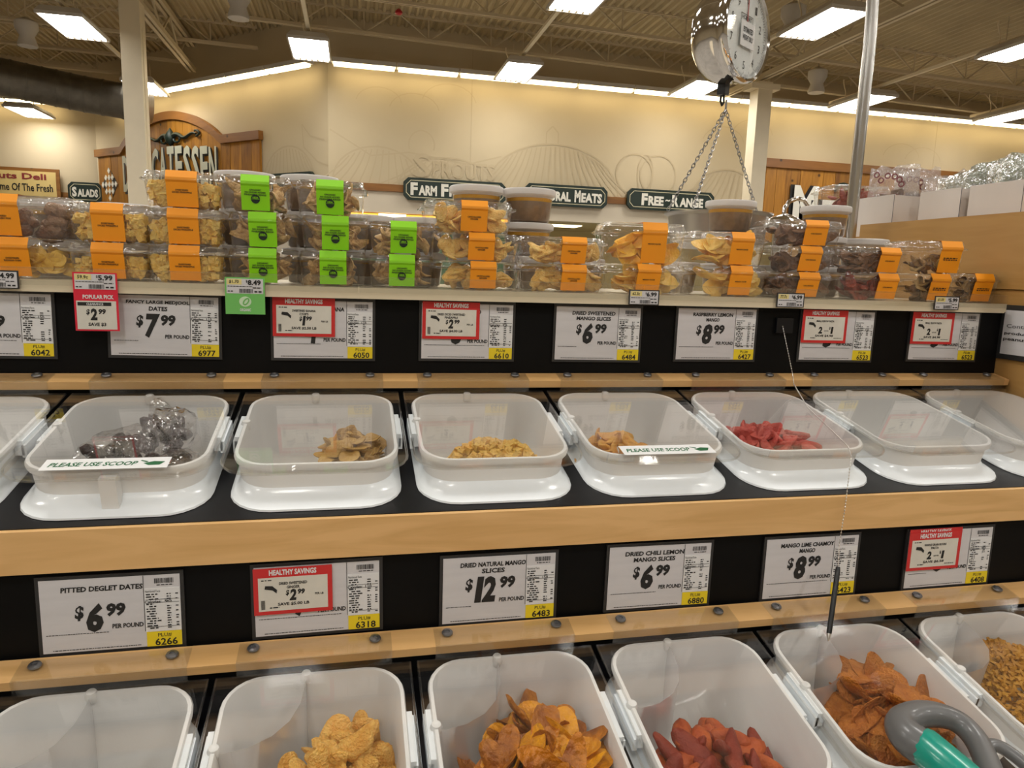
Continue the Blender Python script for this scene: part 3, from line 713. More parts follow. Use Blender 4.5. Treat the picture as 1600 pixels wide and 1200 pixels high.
def price_sign(cx, y, cz, plu, lines, dollars, cents, lab, tilt=0.0, covered=False, seed=1):
    o = thing('price_sign', lab, 'price sign', (cx, y, cz), (0, tilt, 0), 'bulk price signs')
    MB().box(-SW/2-.0055, SW/2+.0055, .0004, .004, -SH/2-.0055, SH/2+.0055).build('frame', M_frame, o)
    MB().box(-SW/2, SW/2, -.0004, .0004, -SH/2, SH/2).build('card', M_paper, o)
    MB().box(U(.738), U(.998), -.0010, -.0004, V(.21), V(.82)).build('nutrition_panel', M_white, o)
    MB().box(U(.742), U(1.0), -.0012, -.0004, V(0), V(.205)).build('number_patch', M_yel, o)
    m = MB(); yy = -.0010
    m.text('PLU#', U(.875), V(.155), SW*.10, SH*.055, -.0016, bold=.0); m.text(plu, U(.885), V(.06), SW*.165, SH*.10, -.0016, bold=.02)
    nutri(m, seed); barcode(m, U(.815), U(.955), V(.885), V(.955), yy, seed); dashes(m, U(.83), U(.95), V(.855), SH*.012, yy, seed+9)
    m.quad((U(.732), yy, V(.22)), (U(.736), yy, V(.22)), (U(.736), yy, V(1)), (U(.732), yy, V(1)))
    nl = len(lines)
    for k, t in enumerate(lines):
        wl = min(.58, .034*len(t)); m.text(t, U(.44), V((.885 if nl == 2 else .86)-.10*k), SW*wl, SH*.072, yy, .08, bold=.035)
    price(m, dollars, cents, U(.38), V(.50 if nl == 2 else .46), SH*.40, yy)
    m.text('PER POUND', U(.61), V(.325), SW*.225, SH*.065, yy, .05, bold=.03)
    dashes(m, U(.03), U(.03+.22*(1+seed % 3)), V(.245), SH*.009, yy, seed+3); dashes(m, U(.07), U(.70), V(.028), SH*.010, yy, seed+4)
    m.build('lettering', M_ink, o)
    return o
TW, TH = .121, .078
def sale_tag(cx, y, cz, lines, dollars, cents, save, lab, tilt=0.0, two=False, small=''):
    o = thing('sale_tag', lab, 'sale tag', (cx, y, cz), (0, tilt, 0), 'red healthy savings tags')
    if two: 
        MB().box(-TW/2+.001, TW/2+.001, .0006, .0012, -TH/2+.006, TH/2+.0065).build('back_card', M_red, o)
        MB().text('HEALTHY SAVINGS', 0, TH*.5+.0015, TW*.58, TH*.085, .0004, bold=.03).build('back_lettering', M_white, o)
    MB().box(-TW/2, TW/2, -.0006, .0, -TH/2, TH/2).build('card', M_red, o)
    MB().box(-TW*.44, TW*.44, -.0010, -.0005, -TH*.42, TH*.30).build('inset', M_cream, o)
    MB().text('HEALTHY SAVINGS', 0, TH*.405, TW*.60, TH*.12, -.0010, bold=.04).build('title_lettering', M_white, o)
    m = MB(); yy = -.0014
    for k, t in enumerate(lines): m.text(t, .0, TH*(.165-.085*k), TW*min(.5, .021*len(t)+.04), TH*.062, yy, .05, bold=.03)
    if two or save.startswith('SAVE $4.98') or dollars == '2f':
        m.text('2', -TW*.09, -TH*.11, TW*.085, TH*.21, yy, .08, bold=.05); m.text('LBS FOR', TW*.04, -TH*.13, TW*.10, TH*.035, yy, bold=.02)
        m.text('$', TW*.115, -TH*.05, TW*.03, TH*.09, yy, bold=.03); m.text('1', TW*.165, -TH*.11, TW*.045, TH*.21, yy, .1, bold=.05)
        dashes(m, TW*.22, TW*.40, -TH*.36, TH*.02, yy, 4)
    else: price(m, dollars, cents, TW*.0, -TH*.09, TH*.25, yy); m.text('PER LB', TW*.33, -TH*.10, TW*.11, TH*.045, yy, bold=.02)
    m.text(save, 0, -TH*.285, TW*.40, TH*.075, yy, .05, bold=.03)
    dashes(m, -TW*.40, -TW*.26, TH*.235, TH*.022, yy, 7); dashes(m, -TW*.30, -TW*.18, -TH*.36, TH*.022, yy, 8)
    a = (-.36*TW, -.22*TW)
    m.prism_y([(a[0], TH*.06), (a[0]+.012, TH*.03), (a[1]+.001, -.003), (a[1]+.002, TH*.03), (a[0]+.012, TH*.12), (a[0]+.001, TH*.13)], yy-.0002, yy+.0002)
    if dollars not in ('2f',) and not two: barcode(m, -TW*.41, -TW*.36, -TH*.38, -TH*.18, yy, 3)
    m.build('lettering', M_ink, o)
YU, YD = 1.4925, 1.1205
price_sign(-.652, YU, 1.423, '6042', (), '4', '99', 'price card cut by the left edge, only its nutrition table in view', .008, seed=2)
price_sign(-.358, YU, 1.424, '6977', ('FANCY LARGE MEDJOOL', 'DATES'), '7', '99', 'price card for fancy large medjool dates at 7.99', .015, seed=3)
price_sign(-.060, YU, 1.421, '6050', ('SWEETENED BANANA',), '4', '49', 'price card half covered by the red banana chips tag', .004, seed=4)
price_sign(.236, YU, 1.421, '6610', ('DICED ALMOND',), '6', '99', 'price card half covered by the red pineapple tag', .004, seed=5)
price_sign(.528, YU, 1.420, '6484', ('DRIED SWEETENED', 'MANGO SLICES'), '6', '99', 'price card for dried sweetened mango slices at 6.99', .006, seed=6)
price_sign(.815, YU, 1.422, '6427', ('RASPBERRY LEMON', 'MANGO'), '8', '99', 'price card for raspberry lemon mango at 8.99', .0, seed=7)
price_sign(1.132, YU, 1.422, '6523', (), '5', '99', 'price card under a red pasta tag, right beside the bead chain block', .006, seed=8)
price_sign(1.436, YU, 1.424, '6523', (), '5', '99', 'price card under a red pasta tag at the right end of the upper panel', .006, seed=8)
price_sign(-.362, YD, 1.0150, '6266', ('PITTED DEGLET DATES',), '6', '99', 'price card for pitted deglet dates at 6.99', .0, seed=10)
price_sign(-.058, YD, 1.0175, '6318', ('DRIED',), '7', '99', 'price card half covered by the red ginger tag', -.008, seed=11)
price_sign(.242, YD, 1.0140, '6483', ('DRIED NATURAL MANGO', 'SLICES'), '12', '99', 'price card for dried natural mango slices at 12.99', .0, seed=12)
price_sign(.536, YD, 1.0165, '6880', ('DRIED CHILI LEMON', 'MANGO SLICES'), '6', '99', 'price card for dried chili lemon mango slices at 6.99', .006, seed=13)
price_sign(.845, YD, 1.0150, '6423', ('MANGO LIME CHAMOY', 'MANGO'), '8', '99', 'price card for mango lime chamoy mango at 8.99', .0, seed=14)
price_sign(1.155, YD, 1.0150, '6408', (), '6', '99', 'price card under the doubled red pasta tags at the lower right', -.005, seed=15)
price_sign(1.462, YD, 1.0140, '6409', (), '6', '99', 'price card sliver at the right edge of the lower panel', .0, seed=16)
sale_tag(-.098, YU-.0035, 1.446, ('SWEETENED BANANA', 'CHIPS'), '1', '99', 'SAVE $2.50 LB', 'red tag for sweetened banana chips at 1.99', .006)
sale_tag(.200, YU-.0035, 1.444, ('DRIED DICED SWEETENED', 'PINEAPPLE'), '2', '99', 'SAVE $4.00 LB', 'red tag for dried diced sweetened pineapple at 2.99', .006)
sale_tag(1.093, YU-.0035, 1.444, ('SMALL ELBOW PASTA',), '2f', '', 'SAVE $4.98', 'red tag for small elbow pasta, nearer the bead chain', .006)
sale_tag(1.396, YU-.0035, 1.444, ('SMALL ELBOW PASTA',), '2f', '', 'SAVE $4.98', 'red tag for small elbow pasta at the right end', .006)
sale_tag(-.096, YD-.0035, 1.036, ('DRIED SWEETENED', 'GINGER'), '2', '99', 'SAVE $5.00 LB', 'red tag for dried sweetened ginger at 2.99', -.010)
sale_tag(1.115, YD-.0035, 1.033, ('WHOLE GRAIN ROTINI', 'PASTA'), '2f', '', 'SAVE $6.58', 'pair of red tags for whole grain rotini pasta', -.004, True)

# shelf edge tags
def shelf_tag(cx, cz, unit, amt, lab, border, extra=None, w_=.071, tilt=0.0):
    o = thing('shelf_tag', lab, 'price tag', (cx, 1.4665, cz), (0, tilt, 0), 'shelf edge tags')
    h_ = .033; 
    MB().box(-w_/2, w_/2, 0, .001, -h_/2, h_/2).build('card', border, o)
    MB().box(-w_*.46, w_*.46, -.0004, 0, -h_*.44, h_*.42).build('face', M_paper, o)
    MB().box(-w_*.45, -w_*.08, -.0008, -.0004, h_*.08, h_*.40).build('unit_patch', M_palel, o)
    m = MB(); m.text(unit, -w_*.27, h_*.24, w_*.24, h_*.2, -.0012, .1, bold=.02); m.text('$', w_*.05, h_*.27, w_*.04, h_*.16, -.0012, bold=.02); m.text(amt, w_*.24, h_*.21, w_*.33, h_*.30, -.0012, bold=.035)
    dashes(m, -w_*.43, w_*.2, -h_*.04, h_*.035, -.0012, 5); dashes(m, w_*.2, w_*.42, -h_*.12, h_*.05, -.0012, 6); barcode(m, -w_*.14, w_*.2, -h_*.40, -h_*.16, -.0012, 7); dashes(m, w_*.24, w_*.42, -h_*.36, h_*.08, -.0012, 8); dashes(m, -w_*.43, -w_*.3, -h_*.34, h_*.06, -.0012, 8)
    m.build('lettering', M_ink, o)
    if extra == 'pick':
        c = MB().box(-w_/2, w_/2, .0002, .001, -.092, -h_/2+.0005).build('pick_card', M_pink, o)
        MB().text('POPULAR PICK', .004, -.0285, w_*.70, .0078, -.0006, bold=.035).build('pick_title', M_white, c)
        MB().box(-w_*.45, w_*.45, -.0004, .0002, -.089, -.036).build('pick_face', M_cream, c)
        MB().box(-w_*.42, w_*.34, -.0007, -.0004, -.0450, -.0385).build('clearance_bar', M_ink, c)
        MB().text('CLEARANCE', -w_*.03, -.0418, w_*.38, .0042, -.0010, bold=.02).build('clearance_lettering', M_white, c)
        m = MB(); price(m, '2', '99', -w_*.06, -.0610, .022, -.0008, .06); m.text('SAVE $3', 0, -.0800, w_*.40, .0072, -.0008, .06, bold=.03); m.build('pick_lettering', M_ink, c)
    if extra == 'org':
        c = MB().box(-w_/2, w_/2, .0002, .001, -.0545, -h_/2+.0005).build('organic_card', M_green, o)
        m = MB(); n = 20; ring = [(math.cos(2*PI*k/n), math.sin(2*PI*k/n)) for k in range(n)]
        m.prism_y([(.0112*a, -.0300+.0098*b) for a, b in ring], -.0006, 0); m.build('emblem_disc', pm('organic_pale', (.62, .80, .55), .5), c)
        MB().ribbon([(.0016+.0042*a+.0030*b, -.0300+.0062*b) for a, b in ring+ring[:1]], .0024, -.0010).build('emblem_leaf', M_green, c)
        MB().text('ORGANIC', 0, -.0460, w_*.28, .0055, -.0006, bold=.03).build('organic_lettering', M_white, c)
shelf_tag(-.630, 1.507, '24.9c', '4.99', 'black edged shelf tag at 4.99 by the left edge', M_frame)
shelf_tag(-.469, 1.5075, '59.9c', '5.99', 'red popular pick shelf tag at 5.99 with clearance card below', M_pink, 'pick', .075)
shelf_tag(-.206, 1.506, '$1.70', '8.49', 'green organic shelf tag at 8.49', M_green, 'org', .073)
shelf_tag(.621, 1.503, '62.3c', '6.99', 'black edged shelf tag at 6.99 under the yellow mango slices', M_frame)
shelf_tag(.981, 1.505, '77.7c', '6.99', 'black edged shelf tag at 6.99 left of the right hand orange bands', M_frame)
shelf_tag(1.407, 1.5075, '$1.50', '5.99', 'black edged shelf tag at 5.99 near the wooden end panel', M_frame)
# framed notice on the wooden end panel
o = thing('framed_notice', 'black framed allergen notice on the wooden end panel at the right edge', 'notice', (1.611, 1.375, 1.4385), (0, 0, -PI/2))
MB().box(-.128, .128, -.006, 0, -.068, .068).build('frame', M_frame, o)
MB().box(-.112, .112, -.0066, -.006, -.055, .055).build('card', M_paper, o)
m = MB(); m.text('Contains', -.062, .016, .08, .0095, -.0072, bold=.0); m.text('products', -.066, -.003, .08, .0095, -.0072, bold=.02); m.text('peanuts,', -.068, -.018, .078, .0095, -.0072, bold=.02); m.build('lettering', M_ink, o)
# ============================================================ food pieces
def lump(v, amp, f, sd): return v*(1+amp*noise.noise(Vector(v)*f+Vector((sd*7.1, sd*3.3, sd))))
def slice_mesh(name, mat, L, W, T, bend=0.0, twist=0.0, wob=.12, sd=0, n=14, point=0.0, cup=0.0, hole=False):
    """thin dried slice: wavy outline, thickness, curl"""
    r = random.Random(sd*13+5); ph = r.random()*6
    def out(k, s):
        a = 2*PI*k/n; e = 1+wob*(math.sin(2*a+ph)*.5+math.sin(3*a+ph*2)*.5+r.uniform(-.25, .25)*0)
        cx, sy = math.cos(a), math.sin(a); cx = math.copysign(abs(cx)**.72, cx); sy = math.copysign(abs(sy)**.8, sy)
        taper = 1-point*abs(cx)**2
        return (cx*L/2*e*s, sy*W/2*e*taper*s)
    levels = [.45 if hole else .0, .72, 1.0] if not hole else [.28, .55, .85, 1.0]
    V_ = []; F_ = []
    def zf(x, y): 
        u, v = x/(L/2), y/(W/2)
        return bend*L*u*u + twist*L*u*v + cup*L*v*v + T*.35*noise.noise(Vector((x*60, y*60, sd)))
    rings = [s for s in levels if s > 0]
    top = []; bot = []
    for s in rings:
        rt = []; rb = []
        for k in range(n):
            x, y = out(k, s); t = T*(1.0 if s < .99 else .35)
            if hole and s == rings[0]: t = T*.3
            z = zf(x, y); t *= 1-.25*s*s; rt.append(len(V_)); V_.append((x, y, z+t/2)); rb.append(len(V_)); V_.append((x, y, z-t/2))
        top.append(rt); bot.append(rb)
    for i in range(len(rings)-1):
        for k in range(n):
            j = (k+1) % n
            F_.append((top[i][k], top[i+1][k], top[i+1][j], top[i][j])); F_.append((bot[i][k], bot[i][j], bot[i+1][j], bot[i+1][k]))
    for k in range(n):
        j = (k+1) % n; F_.append((top[-1][k], bot[-1][k], bot[-1][j], top[-1][j]))
        if hole: F_.append((top[0][k], top[0][j], bot[0][j], bot[0][k]))
    if not hole:
        c = len(V_); V_.append((0, 0, zf(0, 0)+T/2)); V_.append((0, 0, zf(0, 0)-T/2))
        for k in range(n): j = (k+1) % n; F_.append((c, top[0][k], top[0][j])); F_.append((c+1, bot[0][j], bot[0][k]))
    m = MB(); m.add(V_, F_); return m.mesh(name, mat, 70)
def lump_mesh(name, mat, L, W, H, amp=.25, f=60, sd=0, nu=9, nv=6, fold=0.0):
    m = MB(); R = []
    for j in range(nv+1):
        th = PI*j/nv; ring = []
        for k in range(nu):
            a = 2*PI*k/nu; d = Vector((math.sin(th)*math.cos(a), math.sin(th)*math.sin(a), -math.cos(th)))
            e = 1+amp*noise.noise(d*1.7+Vector((sd*5.3, sd, 2)))+amp*.5*noise.noise(d*4+Vector((sd, 9, sd)))
            if fold: e *= 1-fold*max(0, math.sin(3*a+sd))**4*math.sin(th)
            ring.append((d.x*L/2*e, d.y*W/2*e, d.z*H/2*e))
        R.append(ring)
    return m.loft(R).mesh(name, mat, 180)
def dice_mesh(name, mat, s, sd):
    r = random.Random(sd); m = MB(); m.box(-s/2, s/2, -s/2, s/2, -s/2, s/2); m.v = [tuple(c*r.uniform(.65, 1.2) for c in v) for v in m.v]; 
    return m.mesh(name, mat, 60)
def variants(fn, k): return [fn(i) for i in range(k)]
V_date = variants(lambda i: lump_mesh('date', M_date, .044, .026, .024, .22, sd=i, fold=.15), 3)
V_ban = variants(lambda i: slice_mesh('banana', M_banana, .036+.004*(i % 2), .029, .0045, (.10, -.08, .05)[i % 3], .04, .10, i, 12, 0, .06, hole=(i == 2)), 4)
V_banb = variants(lambda i: slice_mesh('banana', M_bananab, .042, .032, .005, (.10, -.08, .05)[i % 3], .04, .10, i, 12, 0, .06, hole=(i == 1)), 3)
V_dice = variants(lambda i: dice_mesh('dice', M_pine, .0125, i), 4)
V_dicep = variants(lambda i: dice_mesh('dice', M_pinep, .0125, i+9), 4)
V_lem = variants(lambda i: slice_mesh('lem', M_lemon, .055, .030, .009, .12, .1, .13, i, 14, .12), 3)
V_ras = variants(lambda i: slice_mesh('ras', M_rasp, .052, .030, .011, .10, .08, .14, i+4, 14, .12), 4)
V_gin = variants(lambda i: slice_mesh('gin', M_ginger, (.066, .054, .078, .060)[i], (.032, .040, .026, .034)[i], .011, (.08, -.04, .12, .10)[i], (.05, .0, .10, -.08)[i], .08, i, 16, .10), 4)
V_ginp = variants(lambda i: slice_mesh('ginp', M_gingerp, (.050, .044, .054)[i], (.030, .033, .026)[i], .008, (.08, -.05, .12)[i], .04, .10, i, 14, .08), 3)
V_man = variants(lambda i: slice_mesh('man', (M_mango, M_mangob)[i % 2], (.095, .082, .105, .078)[i], (.040, .048, .034, .044)[i], .007, (.10, -.08, .16, .10)[i], (.08, -.08, .14, -.10)[i], .14, i, 20, .15, .10), 4)
V_many = variants(lambda i: slice_mesh('many', M_mangoy, (.075, .065, .08)[i], (.042, .046, .036)[i], .007, (.14, -.10, .18)[i], (.10, -.12, .12)[i], .12, i, 16, .15, .10), 3)
V_manp = variants(lambda i: slice_mesh('manp', M_mangop, (.072, .06, .078)[i], (.038, .044, .034)[i], .007, (.12, -.10, .16)[i], (.10, -.10, .12)[i], .12, i+2, 16, .18, .08), 3)
V_chi = variants(lambda i: slice_mesh('chi', (M_chili, M_chilio, M_chili, M_chilio)[i], (.082, .066, .090, .060)[i], (.032, .036, .028, .034)[i], .017, (.08, -.04, .07, .06)[i], (.05, -.04, .06, .0)[i], .07, i+1, 16, .20), 4)
V_cha = variants(lambda i: slice_mesh('cha', M_chamoy, (.100, .085, .108, .078)[i], (.052, .056, .044, .050)[i], .009, (.11, -.07, .14, .09)[i], (.06, -.06, .10, -.08)[i], .09, i+2, 18, .15, .05), 4)
V_fig = variants(lambda i: lump_mesh('fig', M_fig, .054, .048, .030, .30, sd=i+3, nu=12, nv=8, fold=.2), 3)
V_ring = variants(lambda i: slice_mesh('ring', M_ring, (.052, .046, .056)[i], (.036, .04, .03)[i], .010, (.25, -.2, .3)[i], (.2, -.25, .15)[i], .25, i+6, 14, .1, .1), 3)
V_jer = variants(lambda i: slice_mesh('jer', M_jerky, (.058, .05, .064)[i], (.03, .034, .026)[i], .008, (.12, -.08, .16)[i], .08, .16, i+7, 12, .3), 3)
V_red = variants(lambda i: slice_mesh('red', M_redsl, (.062, .055, .066)[i], (.03, .03, .026)[i], .010, (.10, -.06, .12)[i], .06, .14, i+8, 12, .35), 3)
V_apl = variants(lambda i: slice_mesh('apl', pm('slice_gold%d' % i, ((.30, .15, .03), (.17, .08, .02), (.40, .24, .07))[i], .5, var=.4, scale=60, bump=.6, bscale=120), (.05, .044, .052)[i], (.03, .034, .026)[i], .006, (.22, -.15, .2)[i], .15, .2, i+11, 12, .2), 3)
def drop(name, meshes, frame, pts, label, cat, group, rnd, tilt=.45, spin=True, scale=(.85, 1.15)):
    for p in pts:
        M = frame @ Matrix.Translation(p) @ Matrix.Rotation(rnd.uniform(0, 2*PI) if spin else rnd.uniform(-.6, .6), 4, 'Z') @ Matrix.Rotation(rnd.gauss(0, tilt), 4, 'X') @ Matrix.Rotation(rnd.gauss(0, tilt), 4, 'Y') @ Matrix.Scale(rnd.uniform(*scale), 4)
        o = place(name, rnd.choice(meshes)); o.matrix_world = M; tag(o, label, cat, group)
def scatter_stuff(name, meshes, pts, mat, rnd, tilt, parent=None, frame=None, scale=(.85, 1.15)):
    m = MB()
    for p in pts:
        M = Matrix.Translation(p) @ Matrix.Rotation(rnd.uniform(0, 6.3), 4, 'Z') @ Matrix.Rotation(rnd.gauss(0, tilt), 4, 'X') @ Matrix.Scale(rnd.uniform(*scale), 4)
        me = rnd.choice(meshes); m.add([M @ v.co for v in me.vertices], [tuple(f.vertices) for f in me.polygons])
    o = m.build(name, mat, parent, 60)
    if frame: o.matrix_world = frame
    o['kind'] = 'stuff'; return o
def mound(rnd, n, xr, yr, H, jitter=.004, layers=3, step=.010, sleeve=False):
    """points over a mound surface H(x,y); a few layers below fill the gaps"""
    pts = []
    for k in range(n):
        for t in range(30):
            x, y = rnd.uniform(*xr), rnd.uniform(*yr); h = H(x, y)
            if sleeve and (x+.135)**2+(y-.15)**2 < .165**2: h = None
            if h is not None: break
        if h is None: continue
        pts.append(Vector((x, y, h - step*(k % layers) + rnd.uniform(-jitter, jitter))))
    return pts
def frame_of(x, low): return Matrix.Translation(tier_xf(low)+Vector((x, 0, 0))) @ Matrix.Rotation(TILT, 4, 'X')
def bump_h(cx, cy, rx, ry, top, floor):
    def H(x, y):
        d = ((x-cx)/rx)**2+((y-cy)/ry)**2
        if d > 1: return None
        return floor+(top-floor)*(1-d)**.6
    return H
rnd = random.Random(3)
FL = -.178
bx = lambda k: -.06+.306*k
# upper bins
drop('banana_chip', V_ban, frame_of(bx(0), False), mound(rnd, 90, (-.02, .115), (-.10, .09), bump_h(.055, -.01, .07, .105, -.022, -.11), layers=3, step=.012), 'fried banana chip heaped at the right of its open bin', 'banana chip', 'banana chips in the bin', rnd, .5)
drop('banana_chip', V_ban, frame_of(bx(0), False), mound(rnd, 36, (-.115, .02), (-.115, -.02), bump_h(-.045, -.08, .075, .045, -.060, -.10), layers=2, step=.012), 'fried banana chip lying low along the front of its bin', 'banana chip', 'banana chips in the bin', rnd, .5)
tag(scatter_stuff('diced_pineapple', V_dice, mound(rnd, 520, (-.11, .11), (-.125, .06), bump_h(.015, -.045, .105, .095, -.030, -.10), layers=2, step=.009), M_pine, rnd, 1.2, None, frame_of(bx(1), False)), 'sugared diced pineapple heaped in its bulk bin', 'diced pineapple', kind='stuff')
drop('lemon_mango_slice', V_lem, frame_of(bx(2), False), mound(rnd, 36, (-.115, .05), (-.115, .06), bump_h(-.045, -.03, .085, .095, -.030, -.10), layers=3), 'orange mango slice in the upper bin under the scoop sticker', 'mango slice', 'orange mango slices in the bin', rnd, .5)
drop('raspberry_mango_slice', V_ras, frame_of(bx(3), False), mound(rnd, 85, (-.115, .115), (-.115, .075), bump_h(-.01, -.025, .115, .10, -.022, -.10), layers=3), 'pink raspberry mango piece in its bulk bin', 'mango piece', 'raspberry mango pieces in the bin', rnd, .6)
# lower bins
drop('ginger_slice', V_gin, frame_of(bx(0), True), mound(rnd, 84, (-.05, .115), (-.14, .11), bump_h(.035, -.06, .10, .19, -.012, -.12), layers=3, step=.015, sleeve=True), 'sugared ginger slice in the lower bin', 'ginger slice', 'ginger slices in the bin', rnd, .5)
drop('natural_mango_slice', V_man, frame_of(bx(1), True), mound(rnd, 105, (-.11, .115), (-.14, .11), bump_h(.010, -.07, .12, .175, -.012, -.12), layers=3, step=.016, sleeve=True), 'dark leathery natural mango slice in the lower bin', 'mango slice', 'natural mango slices in the bin', rnd, .5)
drop('chili_mango_slice', V_chi, frame_of(bx(2), True), mound(rnd, 66, (-.12, .115), (-.14, .06), bump_h(-.025, -.10, .125, .16, -.030, -.125), layers=3, step=.016, sleeve=True), 'brick red chili mango slice in the lower bin', 'mango slice', 'chili mango slices in the bin', rnd, .5)
drop('chamoy_mango_slice', V_cha, frame_of(bx(3), True), mound(rnd, 105, (-.115, .12), (-.14, .125), bump_h(.015, -.04, .12, .185, -.018, -.13), layers=3, step=.016, sleeve=True), 'orange powdered chamoy mango slice in the lower bin', 'mango slice', 'chamoy mango slices in the bin', rnd, .45)
M_ = MB(); tw = []
for k in range(7): tw.append((.0028*math.cos(k*1.3), (k-3)*.0042, .0028*math.sin(k*1.3)))
for k in range(1500):
    x, y = rnd.uniform(-.06, .12), rnd.uniform(-.135, .13); d = ((x-.05)/.13)**2+((y+.02)/.19)**2
    if d > 1 or (x+.135)**2+(y-.15)**2 < .15**2: continue
    z = -.12+.100*(1-d)**.5-.008*(k % 3)
    Mx = Matrix.Translation((x, y, z)) @ Matrix.Rotation(rnd.uniform(0, 6.3), 4, 'Z') @ Matrix.Rotation(rnd.gauss(0, .4), 4, 'X')
    M_.tube([Mx @ Vector(p) for p in tw], .0030, 4)
o = M_.build('rotini_pasta', M_pasta, None, 60); o.matrix_world = frame_of(bx(4), True); tag(o, 'small golden rotini pasta filling the lower right bin', 'pasta', kind='stuff')
# bagged dates
def bag_mesh(name, mat, L, W, H, sd, amp=.3, nu=22, nv=14, peak=0.0):
    m = MB(); R = []
    for j in range(nv+1):
        th = PI*j/nv; ring = []
        for k in range(nu):
            a = 2*PI*k/nu; d = Vector((math.sin(th)*math.cos(a), math.sin(th)*math.sin(a), -math.cos(th)))
            sx = abs(d.x)**.7*(1 if d.x > 0 else -1); sy = abs(d.y)**.7*(1 if d.y > 0 else -1)
            e = 1+amp*(noise.noise(d*2.3+Vector((sd*3.1, 1, sd)))*.6+noise.noise(d*6+Vector((sd, 5, 2)))*.4)
            z = d.z*H/2*e
            if peak and d.z > .5: z += peak*(d.z-.5)*2
            ring.append((sx*L/2*e, sy*W/2*e, z))
        R.append(ring)
    return m.loft(R).mesh(name, mat, 25)
def date_bag(k, low, cx, cy, cz, lab, sz=(.11, .085, .06), lump_n=9, sd=1):
    fr = frame_of(bx(k), low); o = thing('date_bag', lab, 'bag', group='bags of dates'); o.matrix_world = fr @ Matrix.Translation((cx, cy, cz)) @ Matrix.Rotation(sd*.8, 4, 'Z')
    place('film', bag_mesh('film', M_bag, sz[0]*1.15, sz[1]*1.15, sz[2]*1.2, sd, .35), o)
    m = MB().tube([(sz[0]*.5, 0, .01), (sz[0]*.62, .005, .016), (sz[0]*.72, .015, .02), (sz[0]*.85, .035, .014)], [.018, .004, .006, .022], 9); m.build('gathered_neck', M_bag, o, 40)
    r = random.Random(sd)
    for i in range(lump_n):
        d = place('date', r.choice(V_date), o, (r.uniform(-.42, .42)*sz[0], r.uniform(-.4, .4)*sz[1], r.uniform(-.3, .3)*sz[2]), (r.uniform(-1, 1), r.uniform(-1, 1), r.uniform(0, 6)))
    return o
date_bag(-1, False, .040, .050, -.032, 'bag of dark dates at the back of the upper date bin', (.095, .075, .07), 12, 2)
date_bag(-1, False, -.020, -.01, -.040, 'bag of dark dates in the middle of the upper date bin', (.13, .08, .065), 15, 1)
date_bag(-1, False, -.07, -.075, -.062, 'bag of dates at the front left of the upper date bin', (.09, .07, .05), 10, 3)
b = date_bag(-1, False, .072, -.06, -.052, 'twisted bag of dates at the front right of the upper date bin', (.075, .06, .055), 8, 5)
MB().box(-.03, .012, -.028, -.024, -.012, .010).build('orange_sticker', pm('orange_sticker', (.9, .16, .04), .5), b)
date_bag(-1, True, -.05, -.030, -.045, 'bag of pitted dates at the left of the lower date bin', (.11, .09, .05), 12, 6)
date_bag(-1, True, .050, -.040, -.038, 'bag of pitted dates at the right of the lower date bin', (.10, .09, .055), 12, 7)

# ============================================================ clamshell packs
def pack_sections(w, d, h):
    """octagonal-cornered tub: y=0 is the front of the flange, depth runs to +y"""
    def ring(hx, y0, y1, z): return rrect(hx, y0, y1, min(hx, (y1-y0)/2)*.28, z, 3)
    i = .13
    tub = [ring(w/2*(1-2*i*.55), d*i*.8, d*(1-i*.8), .001), ring(w/2*(1-2*i*.5), d*i*.75, d*(1-i*.75), .004), ring(w/2*.93, d*.035, d*.965, h*.72), ring(w/2*.965, d*.02, d*.98, h*.735), ring(w/2, 0, d, h*.75), ring(w/2, 0, d, h*.765)]
    lid = [ring(w/2, 0, d, h*.767), ring(w/2, 0, d, h*.80), ring(w/2*.95, d*.025, d*.975, h*.82), ring(w/2*.90, d*.05, d*.95, h*.97), ring(w/2*.86, d*.07, d*.93, h*1.0), ring(w/2*.80, d*.1, d*.9, h*.985)]
    return tub, lid
_PK = {}
def pack_meshes(w, d, h):
    k = (w, d, h)
    if k not in _PK:
        tub, lid = pack_sections(w, d, h)
        _PK[k] = (MB().loft(tub, (True, False)).mesh('tub', M_clam, 40), MB().loft(lid, (False, True)).mesh('lid', M_clam, 40))
    return _PK[k]
_BD = {}
def bead_mesh(w, d, h):  # shiny tubes added on the flange and lid edge to catch highlights
    k = (w, d, h)
    if k not in _BD:
        m = MB(); p = rrect(w/2+.0005, -.0005, d+.0005, min(w, d)*.14, h*.775, 3); m.tube(p, .0022, 6, closed=True)
        p = rrect(w/2*.90, d*.05, d*.95, min(w, d)*.126, h*.975, 3); m.tube(p, .0014, 5, closed=True)
        _BD[k] = m.mesh('glint_bead', M_lip, 60)
    return _BD[k]
def band_mesh(w, d, h, bw, mat, off):
    i = .13; e = .0012
    prof = [(d*.55, h*1.0+e), (d*.05, h*1.0+e), (-e, h*.83), (-e*1.5, h*.755), (d*.03-e*2, h*.70), (d*i*.8-e*2, .004)]
    vv = []; 
    for s in (-1, 1): vv += [(off+s*bw/2, y, z) for y, z in prof]
    for s in (-1, 1): vv += [(off+s*bw/2, y-.0005, z+.0002) for y, z in prof]
    n = len(prof); m = MB(); m.add(vv, [(2*n+k, 3*n+k, 3*n+k+1, 2*n+k+1) for k in range(n-1)]+[(k, k+1, n+k+1, n+k) for k in range(n-1)])
    return m
